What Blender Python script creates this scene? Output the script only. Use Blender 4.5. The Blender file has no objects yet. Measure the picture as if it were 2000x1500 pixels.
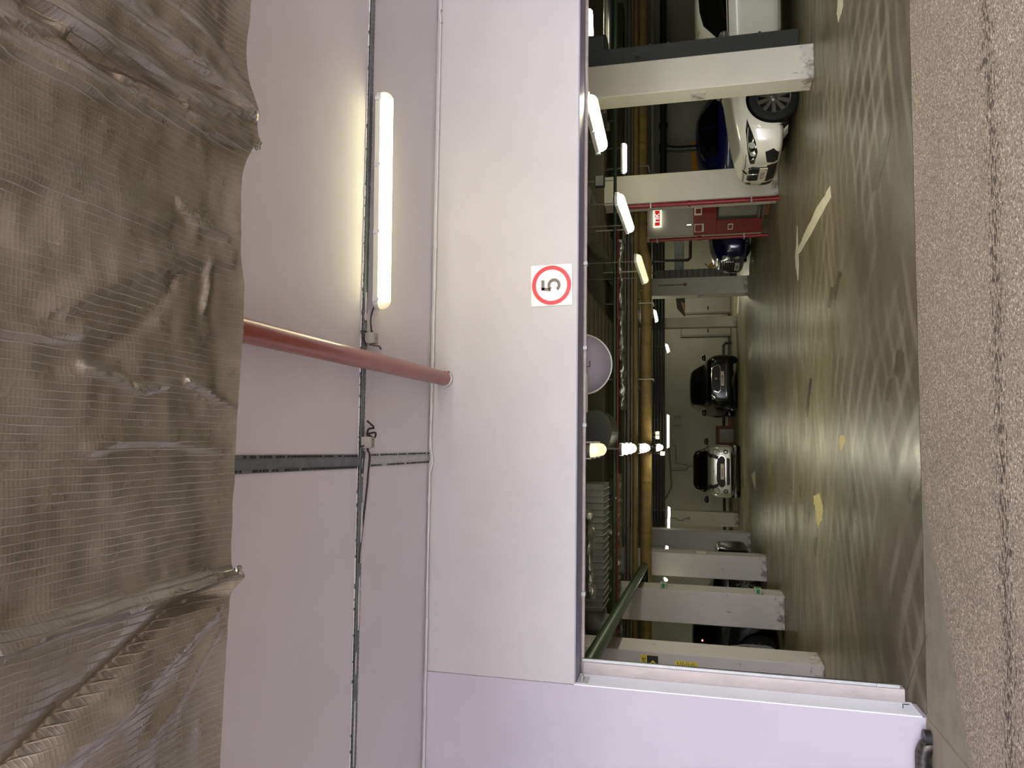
import bpy, bmesh, math, random
from mathutils import Vector, Matrix, noise
from mathutils.bvhtree import BVHTree
from mathutils.geometry import delaunay_2d_cdt
random.seed(7)
sc = bpy.context.scene
col = sc.collection
R = math.radians

# ---------------------------------------------------------------- camera
FPX = 1460.0
EYE = Vector((0, 0, 1.40))
_p = math.atan(362 / FPX)
_y = math.atan(110 / math.hypot(FPX, 362))
FW = Vector((math.sin(_y)*math.cos(_p), math.cos(_y)*math.cos(_p), math.sin(_p)))
RT = Vector((math.cos(_y), -math.sin(_y), 0))
UP = RT.cross(FW)
_r = 0.0042
RT2 = RT*math.cos(_r) - UP*math.sin(_r)
UP2 = UP*math.cos(_r) + RT*math.sin(_r)
cam = bpy.data.cameras.new('camera')
cam.sensor_fit = 'HORIZONTAL'; cam.sensor_width = 36; cam.lens = FPX/2000*36
cam.clip_start = 0.05; cam.clip_end = 200
co = bpy.data.objects.new('camera', cam); col.objects.link(co)
m = Matrix.Identity(4)
for i in range(3):
    m[i][0] = -UP2[i]; m[i][1] = RT2[i]; m[i][2] = -FW[i]; m[i][3] = EYE[i]
co.matrix_world = m
sc.camera = co

# ---------------------------------------------------------------- light / exposure
sc.view_settings.view_transform = 'Standard'
sc.view_settings.look = 'None'
sc.view_settings.gamma = 1.0
sc.view_settings.use_curve_mapping = False
sc.view_settings.exposure = 0.0
w = bpy.data.worlds.new('world'); sc.world = w; w.use_nodes = True
WORLD_STR = 15.5
bg = w.node_tree.nodes['Background']
bg.inputs[0].default_value = (0.895, 0.905, 1.0, 1); bg.inputs[1].default_value = WORLD_STR
LAMP_NEAR = 23.0
LAMP_GAR = 46.0

# ---------------------------------------------------------------- helpers
def ray(px, py): return FW*FPX + RT2*(750-py) - UP2*(px-1000)
def at(px, py, Y):
    d = ray(px, py); return EYE + d*(Y/d.y)
def atz(px, py, z):
    d = ray(px, py); return EYE + d*((z-EYE.z)/d.z)
def atx(px, py, X):
    d = ray(px, py); return EYE + d*(X/d.x)
def zat(px, Y, py=750): return at(px, py, Y).z

def put(o, parent=None):
    col.objects.link(o)
    if parent: o.parent = parent
    return o
def tag(o, label, cat, group=None, kind=None):
    if label: o['label'] = label
    if cat: o['category'] = cat
    if group: o['group'] = group
    if kind: o['kind'] = kind
    return o
def empty(name, loc, label, cat, rz=0, group=None):
    o = bpy.data.objects.new(name, None); o.empty_display_size = .1
    col.objects.link(o); o.location = loc; o.rotation_euler = (0, 0, rz)
    return tag(o, label, cat, group)

class MB:
    def __init__(s): s.v = []; s.f = []; s.mi = []; s.cur = 0; s.cut = []
    def add(s, vs, fs):
        b = len(s.v); s.cut.append((b, len(s.f))); s.v += [tuple(v) for v in vs]
        for f in fs: s.f.append([b+i for i in f]); s.mi.append(s.cur)
        return s
    def box(s, x0, x1, y0, y1, z0, z1):
        vs = [(x, y, z) for z in (z0, z1) for y in (y0, y1) for x in (x0, x1)]
        return s.add(vs, [(0,2,3,1),(4,5,7,6),(0,1,5,4),(2,6,7,3),(0,4,6,2),(1,3,7,5)])
    def obox(s, c, ax, ay, az):          # oriented box from centre and half axes
        c = Vector(c); vs = []
        for k in (-1, 1):
            for j in (-1, 1):
                for i in (-1, 1): vs.append(c+ax*i+ay*j+az*k)
        return s.add(vs, [(0,2,3,1),(4,5,7,6),(0,1,5,4),(2,6,7,3),(0,4,6,2),(1,3,7,5)])
    def tube(s, pts, r, n=12, caps=True):
        pts = [Vector(p) for p in pts]
        rs = r if isinstance(r, (list, tuple)) else [r]*len(pts)
        rings = []; prev = None
        for i, p in enumerate(pts):
            if i == 0: t = pts[1]-pts[0]
            elif i == len(pts)-1: t = pts[-1]-pts[-2]
            else: t = (pts[i+1]-p).normalized()+(p-pts[i-1]).normalized()
            t.normalize()
            if prev is None:
                a = Vector((0,0,1)) if abs(t.z) < .9 else Vector((1,0,0))
                a = (a-t*a.dot(t)).normalized()
            else: a = (prev-t*prev.dot(t)).normalized()
            prev = a; b = t.cross(a)
            rings.append([p+(a*math.cos(q)+b*math.sin(q))*rs[i] for q in [2*math.pi*k/n for k in range(n)]])
        base = len(s.v); vs = [v for rg in rings for v in rg]; fs = []
        for i in range(len(pts)-1):
            for k in range(n):
                k2 = (k+1) % n
                fs.append((i*n+k, i*n+k2, (i+1)*n+k2, (i+1)*n+k))
        if caps:
            fs.append(tuple(range(n-1, -1, -1))); fs.append(tuple((len(pts)-1)*n+k for k in range(n)))
        return s.add(vs, fs)
    def lathe(s, prof, n=32, origin=(0,0,0), axis='Y'):     # prof: (radius, height along axis)
        o = Vector(origin); vs = []
        for r, h in prof:
            for k in range(n):
                a = 2*math.pi*k/n; c, d = r*math.cos(a), r*math.sin(a)
                vs.append(o+(Vector((c, h, d)) if axis == 'Y' else Vector((c, d, h)) if axis == 'Z' else Vector((h, c, d))))
        fs = []
        for i in range(len(prof)-1):
            for k in range(n):
                k2 = (k+1) % n; fs.append((i*n+k, i*n+k2, (i+1)*n+k2, (i+1)*n+k))
        return s.add(vs, fs)
    def prism(s, poly, h0, h1, f):       # poly 2d extruded between h0,h1, mapped by f(a,b,h)
        n = len(poly)
        vs = [f(a, b, h0) for a, b in poly]+[f(a, b, h1) for a, b in poly]
        fs = [tuple(range(n-1, -1, -1)), tuple(range(n, 2*n))]+[(i, (i+1) % n, n+(i+1) % n, n+i) for i in range(n)]
        return s.add(vs, fs)
    def build(s, name, mt, parent=None, smooth=False, bevel=0, loc=None):
        me = bpy.data.meshes.new(name); me.from_pydata(s.v, [], s.f)
        mts = mt if isinstance(mt, (list, tuple)) else [mt]
        for q in mts: me.materials.append(q)
        for i, p in enumerate(me.polygons): p.material_index = s.mi[i]
        bm = bmesh.new(); bm.from_mesh(me); bmesh.ops.recalc_face_normals(bm, faces=bm.faces); bm.to_mesh(me); bm.free()
        if smooth:
            me.shade_smooth()
            me.set_sharp_from_angle(angle=R(40))
        o = bpy.data.objects.new(name, me); put(o, parent)
        if loc: o.location = loc
        if bevel:
            b = o.modifiers.new('b', 'BEVEL'); b.width = bevel; b.segments = 2; b.limit_method = 'ANGLE'
        return o

def each(mb, name, mt, root, world=True, **k):
    """every added shape becomes a part of its own"""
    out = []
    for (v0, f0), (v1, f1) in zip(mb.cut, mb.cut[1:]+[(len(mb.v), len(mb.f))]):
        q = MB(); q.v = mb.v[v0:v1]; q.f = [[i-v0 for i in f] for f in mb.f[f0:f1]]; q.mi = mb.mi[f0:f1]
        out.append(build_rel(q, name, mt, root, **k) if world else q.build(name, mt, root, **k))
    return out
# ---------------------------------------------------------------- materials
def L(c):  # srgb 0-255 to linear
    return tuple(((x/255+.055)/1.055)**2.4 if x > 10 else x/255/12.92 for x in c)
M = {}
def mat(name, c, rough=.6, metal=0, emis=None, es=0, var=0, vs=3, bump=0, bs=60, coat=0, trans=0, alpha=1, stretch=None, spec=None):
    if name in M: return M[name]
    m = bpy.data.materials.new(name); m.use_nodes = True; nt = m.node_tree; b = nt.nodes['Principled BSDF']
    c = L(c); b.inputs['Base Color'].default_value = (*c, 1)
    b.inputs['Roughness'].default_value = rough; b.inputs['Metallic'].default_value = metal
    if spec is not None: b.inputs['Specular IOR Level'].default_value = spec
    if coat: b.inputs['Coat Weight'].default_value = coat; b.inputs['Coat Roughness'].default_value = .05
    if trans: b.inputs['Transmission Weight'].default_value = trans
    if emis: b.inputs['Emission Color'].default_value = (*emis, 1); b.inputs['Emission Strength'].default_value = es
    tc = nt.nodes.new('ShaderNodeTexCoord'); mp = nt.nodes.new('ShaderNodeMapping')
    nt.links.new(tc.outputs['Object'], mp.inputs[0])
    if stretch: mp.inputs['Scale'].default_value = stretch
    if var:
        n = nt.nodes.new('ShaderNodeTexNoise'); n.inputs['Scale'].default_value = vs; n.inputs['Detail'].default_value = 6
        n.inputs['Roughness'].default_value = .6
        nt.links.new(mp.outputs[0], n.inputs[0])
        r = nt.nodes.new('ShaderNodeValToRGB'); r.color_ramp.elements[0].position = .3; r.color_ramp.elements[1].position = .7
        r.color_ramp.elements[0].color = (*[max(0, x*(1-var)) for x in c], 1)
        r.color_ramp.elements[1].color = (*[min(1, x*(1+var)) for x in c], 1)
        nt.links.new(n.outputs[0], r.inputs[0]); nt.links.new(r.outputs[0], b.inputs['Base Color'])
    if bump:
        n = nt.nodes.new('ShaderNodeTexNoise'); n.inputs['Scale'].default_value = bs; n.inputs['Detail'].default_value = 4
        nt.links.new(mp.outputs[0], n.inputs[0])
        bb = nt.nodes.new('ShaderNodeBump'); bb.inputs['Strength'].default_value = bump; bb.inputs['Distance'].default_value = .01
        nt.links.new(n.outputs[0], bb.inputs['Height']); nt.links.new(bb.outputs[0], b.inputs['Normal'])
    M[name] = m; return m
class NG:
    """small node building helper on a material"""
    def __init__(s, name, rough=.6, metal=0):
        s.m = bpy.data.materials.new(name); s.m.use_nodes = True; s.nt = s.m.node_tree; s.b = s.nt.nodes['Principled BSDF']
        s.b.inputs['Roughness'].default_value = rough; s.b.inputs['Metallic'].default_value = metal
        s.tc = s.nt.nodes.new('ShaderNodeTexCoord'); M[name] = s.m
    def link(s, a, b): s.nt.links.new(a, b)
    def map(s, scale=(1,1,1), loc=(0,0,0), rot=(0,0,0), src=None):
        n = s.nt.nodes.new('ShaderNodeMapping'); s.link(src or s.tc.outputs['Object'], n.inputs[0])
        n.inputs['Scale'].default_value = scale; n.inputs['Location'].default_value = loc; n.inputs['Rotation'].default_value = rot
        return n.outputs[0]
    def noise(s, vec, scale, detail=5, rough=.6, dist=0):
        n = s.nt.nodes.new('ShaderNodeTexNoise'); s.link(vec, n.inputs[0]); n.inputs['Scale'].default_value = scale
        n.inputs['Detail'].default_value = detail; n.inputs['Roughness'].default_value = rough; n.inputs['Distortion'].default_value = dist
        return n.outputs[0]
    def voro(s, vec, scale, out='Distance', feat='F1'):
        n = s.nt.nodes.new('ShaderNodeTexVoronoi'); n.feature = feat; s.link(vec, n.inputs[0]); n.inputs['Scale'].default_value = scale
        return n.outputs[out]
    def wave(s, vec, scale, dist=0, det=2, dscale=1, typ='BANDS', axis='X', prof='SIN'):
        n = s.nt.nodes.new('ShaderNodeTexWave'); n.wave_type = typ; s.link(vec, n.inputs[0]); n.wave_profile = prof
        if typ == 'BANDS': n.bands_direction = axis
        else: n.rings_direction = axis
        n.inputs['Scale'].default_value = scale; n.inputs['Distortion'].default_value = dist
        n.inputs['Detail'].default_value = det; n.inputs['Detail Scale'].default_value = dscale
        return n.outputs[1]
    def ramp(s, fac, stops):
        n = s.nt.nodes.new('ShaderNodeValToRGB'); s.link(fac, n.inputs[0]); e = n.color_ramp.elements
        while len(e) < len(stops): e.new(.5)
        for i, (p, c) in enumerate(stops):
            e[i].position = p; e[i].color = (*c, 1) if isinstance(c, tuple) else (c, c, c, 1)
        return n.outputs[0]
    def mix(s, fac, a, b, mode='MIX'):
        n = s.nt.nodes.new('ShaderNodeMix'); n.data_type = 'RGBA'; n.blend_type = mode
        for k, x in ((0, fac), (6, a), (7, b)):
            if hasattr(x, 'is_linked') or isinstance(x, bpy.types.NodeSocket): s.link(x, n.inputs[k])
            else: n.inputs[k].default_value = x if not isinstance(x, tuple) else (*x, 1)
        return n.outputs[2]
    def math(s, op, a, b=0):
        n = s.nt.nodes.new('ShaderNodeMath'); n.operation = op
        for k, x in ((0, a), (1, b)):
            if isinstance(x, bpy.types.NodeSocket): s.link(x, n.inputs[k])
            else: n.inputs[k].default_value = x
        return n.outputs[0]
    def sep(s, vec):
        n = s.nt.nodes.new('ShaderNodeSeparateXYZ'); s.link(vec, n.inputs[0]); return n.outputs
    def bump(s, h, strength, dist=.01, nrm=None):
        n = s.nt.nodes.new('ShaderNodeBump'); s.link(h, n.inputs['Height']); n.inputs['Strength'].default_value = strength
        n.inputs['Distance'].default_value = dist
        if nrm: s.link(nrm, n.inputs['Normal'])
        return n.outputs[0]
    def color(s, c): s.link(c, s.b.inputs['Base Color'])
    def normal(s, n): s.link(n, s.b.inputs['Normal'])
    def rough(s, c): s.link(c, s.b.inputs['Roughness'])

# plaster of the ramp walls
def plaster(name, c, var=.05):
    g = NG(name, .75); v = g.map()
    n = g.noise(v, 1.3, 6, .65); c = L(c)
    cc = g.ramp(n, [(.3, tuple(x*(1-var) for x in c)), (.7, tuple(x*(1+var) for x in c))])
    sm = g.noise(g.map((1, 1, .35)), 5, 5, .7)
    cc = g.mix(g.ramp(sm, [(.62, 0.), (.8, .18)]), cc, tuple(x*.82 for x in c))
    g.color(cc); g.normal(g.bump(g.noise(v, 9, 8, .6), .12, .02)); return g.m
plaster('wall_pink', (176, 172, 171)); plaster('wall_side', (170, 164, 172)); plaster('ceil_ramp', (200, 196, 200), .04)
mat('reveal', (236, 238, 246), .6, var=.04, bump=.1, bs=20)
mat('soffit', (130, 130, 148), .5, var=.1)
mat('steel_ch', (166, 157, 154), .55, .1, var=.14, vs=14, stretch=(1, 1, .25))
mat('white_pl', (186, 182, 182), .5)
def concrete_col(name, c):
    g = NG(name, .7); v = g.map(); c = L(c)
    cc = g.ramp(g.noise(v, 1.5, 6), [(.3, tuple(x*.93 for x in c)), (.7, tuple(x*1.05 for x in c))])
    z = g.sep(g.tc.outputs['Object'])[2]
    low = g.math('SUBTRACT', .30, z); low = g.math('MULTIPLY', low, 2.4)
    low = g.math('ADD', low, g.math('SUBTRACT', g.noise(v, 5, 5, .7), .5))
    dm = g.ramp(low, [(.38, 0.), (.44, 1.)])
    dirt = g.ramp(g.noise(v, 6, 6, .7), [(.40, (.05, .035, .03)), (.46, (.22, .19, .18)), (.52, (.42, .38, .36)), (.64, (.5, .47, .42))])
    cc = g.mix(g.math('MULTIPLY', dm, .7), cc, dirt)
    sc_ = g.noise(g.map((1, 1, .5)), 9, 3, .5); cc = g.mix(g.ramp(sc_, [(.72, 0.), (.75, .7)]), cc, (.1, .09, .08))
    g.color(cc); g.normal(g.bump(g.noise(v, 12, 8), .15, .02)); return g.m
def colplain(name, c):
    g = NG(name, .7); v = g.map(); c = L(c)
    g.color(g.ramp(g.noise(v, 1.5, 6), [(.3, tuple(x*.92 for x in c)), (.7, tuple(x*1.06 for x in c))])); return g.m
colplain('col_clean', (206, 200, 184)); colplain('col_greyclean', (172, 166, 160))
concrete_col('col_white', (194, 189, 173)); concrete_col('col_grey', (178, 172, 168))
g = NG('gar_wall', .8); v = g.map(); c = L((150, 148, 134))
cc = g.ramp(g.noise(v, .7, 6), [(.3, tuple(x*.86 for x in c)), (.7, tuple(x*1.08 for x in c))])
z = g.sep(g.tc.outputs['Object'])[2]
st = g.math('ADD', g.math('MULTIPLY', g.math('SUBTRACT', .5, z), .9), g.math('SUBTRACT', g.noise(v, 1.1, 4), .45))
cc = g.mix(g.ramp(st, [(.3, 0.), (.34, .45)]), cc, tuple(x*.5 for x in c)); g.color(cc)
mat('gar_ceil', (84, 80, 66), .9, var=.15, vs=1)
# garage floor
g = NG('gar_floor', .3); v = g.tc.outputs['Object']
streak = g.noise(g.map((.6, 1.2, 1)), .9, 9, .62, .8)
base = g.ramp(streak, [(.3, L((92, 85, 62))), (.48, L((114, 106, 79))), (.62, L((126, 117, 91))), (.75, L((140, 130, 106)))])
big = g.noise(v, .45, 4)
base = g.mix(g.ramp(big, [(.4, 0.), (.65, .6)]), base, L((88, 88, 60)))
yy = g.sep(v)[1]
near = g.ramp(g.math('MULTIPLY', g.math('SUBTRACT', 9.6, yy), .3), [(0., 0.), (1., .9)])  # shade put into the floor colour near the opening, offsetting light there
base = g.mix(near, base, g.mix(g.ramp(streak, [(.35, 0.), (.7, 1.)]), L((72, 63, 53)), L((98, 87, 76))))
arcs = g.wave(g.map((1, 1, 0), (-4.5, 1.5, 0)), 1.1, 5, 4, .6, 'RINGS', 'Z')
am = g.math('MULTIPLY', g.ramp(arcs, [(.6, 0.), (.95, 1.)]), g.ramp(g.noise(v, .5, 2), [(.42, 0.), (.6, .33)]))
base = g.mix(am, base, L((160, 150, 130)))
arcs2 = g.wave(g.map((1, 1, 0), (3.5, -2.5, 0)), .9, 4, 4, .5, 'RINGS', 'Z')
am2 = g.math('MULTIPLY', g.ramp(arcs2, [(.62, 0.), (.95, 1.)]), g.ramp(g.noise(g.map((1,1,1),(9,4,0)), .6, 2), [(.45, 0.), (.6, .3)]))
base = g.mix(am2, base, L((168, 162, 146)))
spot = g.noise(g.map((.5, 2, 1), (3, 3, 0)), 2.3, 7, .7)
base = g.mix(g.ramp(spot, [(.68, 0.), (.71, .55)]), base, L((176, 168, 128)))
spot2 = g.noise(g.map((.6, 2.5, 1), (13, 7, 0)), 2.0, 6, .65)
base = g.mix(g.ramp(spot2, [(.66, 0.), (.72, .6)]), base, L((58, 52, 40)))
g.color(base)
g.b.inputs['Specular IOR Level'].default_value = .28
g.rough(g.ramp(g.noise(g.map((.8, 1.3, 1)), 1.2, 6, .6), [(.3, .26), (.7, .5)]))
g.normal(g.bump(g.noise(g.map((.8, 1.6, 1)), 5, 8, .6), .10, .02))
# asphalt
g = NG('asphalt', .9); v = g.tc.outputs['Object']
cell = g.voro(g.map(), 120, 'Color')
lum = g.sep(cell)[0]
base = g.ramp(lum, [(.0, L((62, 50, 42))), (.25, L((128, 114, 99))), (.7, L((164, 149, 132))), (.9, L((192, 177, 156))), (1., L((250, 238, 212)))])
base = g.mix(.42, base, g.ramp(g.noise(v, 60, 4, .7), [(.35, L((100, 88, 76))), (.6, L((166, 152, 136)))]))
base = g.mix(g.ramp(g.noise(v, 2.2, 4), [(.35, .0), (.7, .25)]), base, L((112, 98, 84)))
s3 = g.sep(v)
yb = g.math('ADD', s3[1], g.math('MULTIPLY', g.math('SUBTRACT', g.noise(g.map((.8, 0, 0)), 1.5, 2), .5), .25))
def band(c0, wd):
    d = g.math('MULTIPLY', g.math('ABSOLUTE', g.math('SUBTRACT', yb, c0)), 1/wd)
    return g.math('MAXIMUM', g.math('SUBTRACT', 1.0, d), 0.0)
dm = g.math('ADD', g.math('MULTIPLY', band(4.02, .28), .24), g.math('MULTIPLY', g.noise(g.map((.8, 2, 1)), 26, 3, .6), .75))
base = g.mix(g.ramp(dm, [(.595, 0.), (.63, .85)]), base, L((52, 42, 36)))
# smooth cement patch near the jamb and along the threshold
px_ = g.math('ADD', g.math('MULTIPLY', g.math('SUBTRACT', -.55, s3[0]), .55), g.math('SUBTRACT', s3[1], 4.93))
px_ = g.math('ADD', px_, g.math('MULTIPLY', g.math('SUBTRACT', g.noise(v, 14, 4), .5), .16))
pm = g.ramp(g.math('MULTIPLY', px_, 2.0), [(.45, 0.), (.6, 1.)])
base = g.mix(pm, base, g.ramp(g.noise(v, 6, 5), [(.3, L((120, 113, 98))), (.7, L((140, 132, 116)))]))
g.color(base)
hh = g.math('ADD', g.voro(g.map(), 120), g.noise(v, 90, 3))
g.normal(g.bump(g.math('MULTIPLY', hh, g.math('SUBTRACT', 1.0, g.math('MULTIPLY', pm, .9))), .55, .006))
mat('cement', (134, 125, 110), .75, var=.12, vs=5, bump=.15, bs=30)
mat('bounce_pale', (186, 182, 178), .8, var=.08, vs=2)
mat('crack', (64, 58, 50), .9)
# foil
g = NG('foil', .36, .9); v = g.tc.outputs['Object']
g.b.inputs['Base Color'].default_value = (*L((168, 160, 150)), 1)
foil_base = g.ramp(g.noise(v, 3.2, 5, .6), [(.35, L((136, 130, 117))), (.65, L((168, 162, 152)))])
sx = g.map((1, 1, 1)); wob = g.noise(v, 6, 3); ss = g.sep(v)
xx = g.math('ADD', ss[0], g.math('MULTIPLY', wob, .012))
def lines(x, sp, sharp):
    f = g.math('FRACT', g.math('MULTIPLY', x, 1/sp)); f = g.math('ABSOLUTE', g.math('SUBTRACT', f, .5))
    return g.math('POWER', g.math('MULTIPLY', f, 2.0), sharp)
l1 = lines(xx, .019, 9); l2 = lines(g.math('ADD', ss[1], g.math('MULTIPLY', wob, .008)), .011, 4)
cr = g.ramp(g.voro(g.map((1, .55, 1)), 7, 'Distance', 'DISTANCE_TO_EDGE'), [(.0, 1.), (.08, .0)])
mk = g.ramp(g.noise(v, 2.1, 2), [(.45, 0.), (.6, 1.)])
h = g.math('ADD', g.math('MULTIPLY', l1, .62), g.math('MULTIPLY', l2, .13))
h = g.math('ADD', h, g.math('MULTIPLY', g.noise(v, 20, 5, .6), .42))
h = g.math('ADD', h, g.math('MULTIPLY', g.math('MULTIPLY', cr, mk), .1))
g.color(g.mix(g.math('MULTIPLY', g.math('POWER', l1, 3.0), .55), foil_base, L((232, 228, 222))))
g.normal(g.bump(h, .42, .006)); g.rough(g.ramp(g.noise(v, 9, 4), [(.3, .25), (.7, .36)]))
mat('foil_g', (150, 150, 138), .3, .9, var=.2, vs=9, bump=.9, bs=14)
mat('pipe_red', (132, 62, 52), .32, var=.14, vs=4, bump=.05, bs=40, coat=.3)
mat('red_paint', (126, 8, 12), .4, var=.08)
mat('galv', (108, 114, 116), .5, .55, var=.25, vs=10, stretch=(1, 1, 1))
mat('galv_light', (168, 170, 170), .5, .4, var=.12, vs=12)
mat('plaster_smear', (190, 184, 184), .8, var=.06, vs=14)
mat('slot', (28, 28, 30), .8)
mat('blackr', (16, 16, 17), .5); mat('black_pipe', (30, 30, 31), .4, .2)
mat('boxgrey', (146, 141, 131), .5, var=.05); mat('inkdark', (50, 46, 50), .7)
mat('lamp_base', (190, 188, 176), .45); mat('lamp_base_dark', (96, 92, 84), .5)
def emit(name, c, s):
    g = NG(name, .4); g.b.inputs['Base Color'].default_value = (.8, .8, .75, 1)
    g.b.inputs['Emission Color'].default_value = (*c, 1); g.b.inputs['Emission Strength'].default_value = s; return g.m
emit('lamp_near', (1.0, .95, .52), LAMP_NEAR)
emit('lamp_cap', (1.0, .8, .33), .55)
emit('lamp_gar', (1.0, .97, .70), LAMP_GAR)
emit('lamp_dim', (1.0, .86, .42), 1.05); emit('lamp_fill', (1.0, .96, .72), LAMP_GAR*7)
emit('sign_glow', (1.0, .97, .72), 1.1); emit('sign_red', (1.0, .03, .02), .5); M['sign_red'].node_tree.nodes['Principled BSDF'].inputs['Base Color'].default_value = (.35, .01, .01, 1)
emit('led_red', (1.0, .1, .08), 4)
mat('sign_white', (236, 232, 216), .4); mat('sign_ring', (214, 44, 48), .4); mat('sign_digit', (104, 94, 84), .5)
mat('gold', (138, 116, 62), .6, var=.28, vs=5, bump=.5, bs=12)
mat('gold2', (124, 104, 58), .6, var=.15, vs=4, bump=.2, bs=14)
mat('green_pipe', (40, 62, 42), .4, .1, var=.1); mat('green_big', (40, 62, 36), .35, var=.15)
mat('grey_pipe', (98, 92, 84), .45, .3, var=.12); mat('grey_pipe_l', (140, 136, 126), .4, .4, var=.15, vs=8)
mat('duct_grey', (104, 102, 96), .55, .4, var=.14, vs=4); mat('duct_dark', (58, 60, 55), .5, .4, var=.12)
mat('duct_brown', (92, 86, 68), .6, .3, var=.15)
mat('red_pipe_dark', (96, 26, 20), .4); mat('brown_red', (150, 62, 36), .4)
mat('mirror_back', (122, 116, 122), .42, .35, var=.05); mat('rim_light', (170, 168, 160), .4)
mat('yellow_sign', (204, 190, 62), .5, var=.05); mat('sign_black', (18, 17, 22), .5); mat('orange', (206, 120, 40), .5)
mat('yellow_box', (214, 150, 20), .5); mat('paint_line', (206, 198, 170), .6, var=.1, vs=12); mat('oil', (74, 68, 54), .35, var=.3, vs=8)
mat('paint_yellow', (186, 170, 112), .6, var=.2, vs=10)
mat('dark_pit', (12, 12, 10), .9)
# car materials
mat('car_white', (216, 212, 194), .28, coat=.8, var=.02); mat('car_black', (8, 9, 10), .28, coat=.35)
mat('car_silver', (186, 184, 172), .3, .35, coat=.7); mat('car_blue', (10, 16, 58), .22, coat=.9)
mat('car_silver_trim', (150, 150, 146), .3, .8); mat('chrome', (215, 212, 200), .12, 1)
mat('glass', (10, 12, 11), .06, coat=1); mat('tyre', (17, 17, 17), .8, bump=.2, bs=80); mat('rim', (120, 116, 106), .35, .6)
mat('lens', (196, 200, 192), .18, .5, coat=1); mat('headlamp_dark', (26, 28, 28), .12, coat=1)
mat('trim_black', (13, 13, 13), .55); mat('plate', (206, 192, 176), .5); mat('plate_txt', (40, 34, 34), .6)
mat('car_grey', (96, 96, 92), .3, .3, coat=.6); mat('car_dark', (22, 23, 25), .3, coat=.4)
mat('wood', (120, 74, 44), .7, var=.15, vs=6); mat('wood_pale', (176, 132, 84), .7); mat('crate_blue', (18, 24, 66), .5)
mat('green_lbl', (34, 122, 74), .5); mat('label_box', (170, 166, 150), .5)
mat('door_grey', (138, 136, 124), .6, var=.05); mat('brownbox', (112, 84, 56), .7, var=.1)

def text(s, size, mt, parent, mw, name='lettering', ext=.0015, bold=0, sx=1):
    cu = bpy.data.curves.new(name, 'FONT'); cu.body = s; cu.size = size; cu.extrude = ext; cu.align_x = 'CENTER'; cu.align_y = 'CENTER'
    cu.offset = bold
    t = bpy.data.objects.new(name, cu); col.objects.link(t)
    dg = bpy.context.evaluated_depsgraph_get(); me = bpy.data.meshes.new_from_object(t.evaluated_get(dg))
    bpy.data.objects.remove(t); me.name = name; me.materials.clear(); me.materials.append(mt)
    me.transform(mw @ Matrix.Diagonal((sx, 1, 1, 1)))
    o = bpy.data.objects.new(name, me); return put(o, parent)
FACE_CAM = Matrix.Rotation(R(90), 4, 'X')        # text plane facing -Y
def T(x, y, z): return Matrix.Translation((x, y, z))
def struct(o): o['kind'] = 'structure'; return o

# ================================================================ RAMP SHELL
WY = 5.35; CZ = 3.37; JX = -1.73; LZ = 2.25; WT = .25
struct(MB().box(-4.2, 6.5, -2.2, 6.0, CZ, CZ+.2).build('ceiling', M['ceil_ramp']))
struct(MB().box(JX, 6.5, WY, WY+WT, LZ, CZ-.001).build('wall_front', M['wall_pink']))
struct(MB().box(-4.2, JX-.001, WY-.012, WY+WT, 0, CZ-.001).build('wall_front_left', M['wall_side']))
struct(MB().box(-4.4, -4.201, -3.5, WY+WT, -.1, CZ+.2).build('wall_left', M['wall_side']))
struct(MB().box(6.51, 6.7, -3.5, WY+WT, -.1, CZ+.2).build('wall_right_block', M['wall_side']))  # unseen wall added to cut the daylight from this side
struct(MB().box(4.75, 6.5, WY, WY+WT, 0, LZ-.001).build('wall_front_right', M['wall_pink']))
struct(MB().box(JX-.0005, JX+.006, WY-.011, WY+WT, .03, LZ-.0005).build('trim_1', M['reveal']))     # reveal of the left jamb, daylight brightness put into its pale colour
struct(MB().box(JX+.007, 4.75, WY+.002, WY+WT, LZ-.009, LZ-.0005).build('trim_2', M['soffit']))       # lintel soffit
# floors
b = MB(); b.add([(-4.2, -3.5, 0), (6.5, -3.5, 0), (6.5, -13.5, 3.0), (-4.2, -13.5, 3.0)], [(0, 1, 2, 3)])
struct(b.build('floor_bounce_slope', M['bounce_pale']))  # unseen slope added to bounce daylight inward and block low sky
struct(MB().box(JX, 6.5, -3.5, WY-.001, -.2, 0).build('floor_ramp', M['asphalt']))
struct(MB().box(-4.2, JX-.001, -3.5, WY-.014, -.2, .012).build('floor_kerb', M['cement'], bevel=.005))
struct(MB().box(-9.2, 10.2, WY, 33.3, -.2, 0).build('floor', M['gar_floor']))
b = MB()
for x in range(0, 60):
    x0 = JX+.02+x*.11; b.box(x0, x0+.115, WY-.004+.004*math.sin(x*1.3), WY+.003+.004*math.sin(x*1.3), 0, .0012)
struct(b.build('trim_3', M['crack']))
p0, p1 = atz(1811, 1240, 0), atz(1772, 1348, 0)
struct(MB().tube([p0, (p0+p1)/2+Vector((.01, 0, 0)), p1], .0025, 5).build('trim_4', M['crack']))

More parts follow.
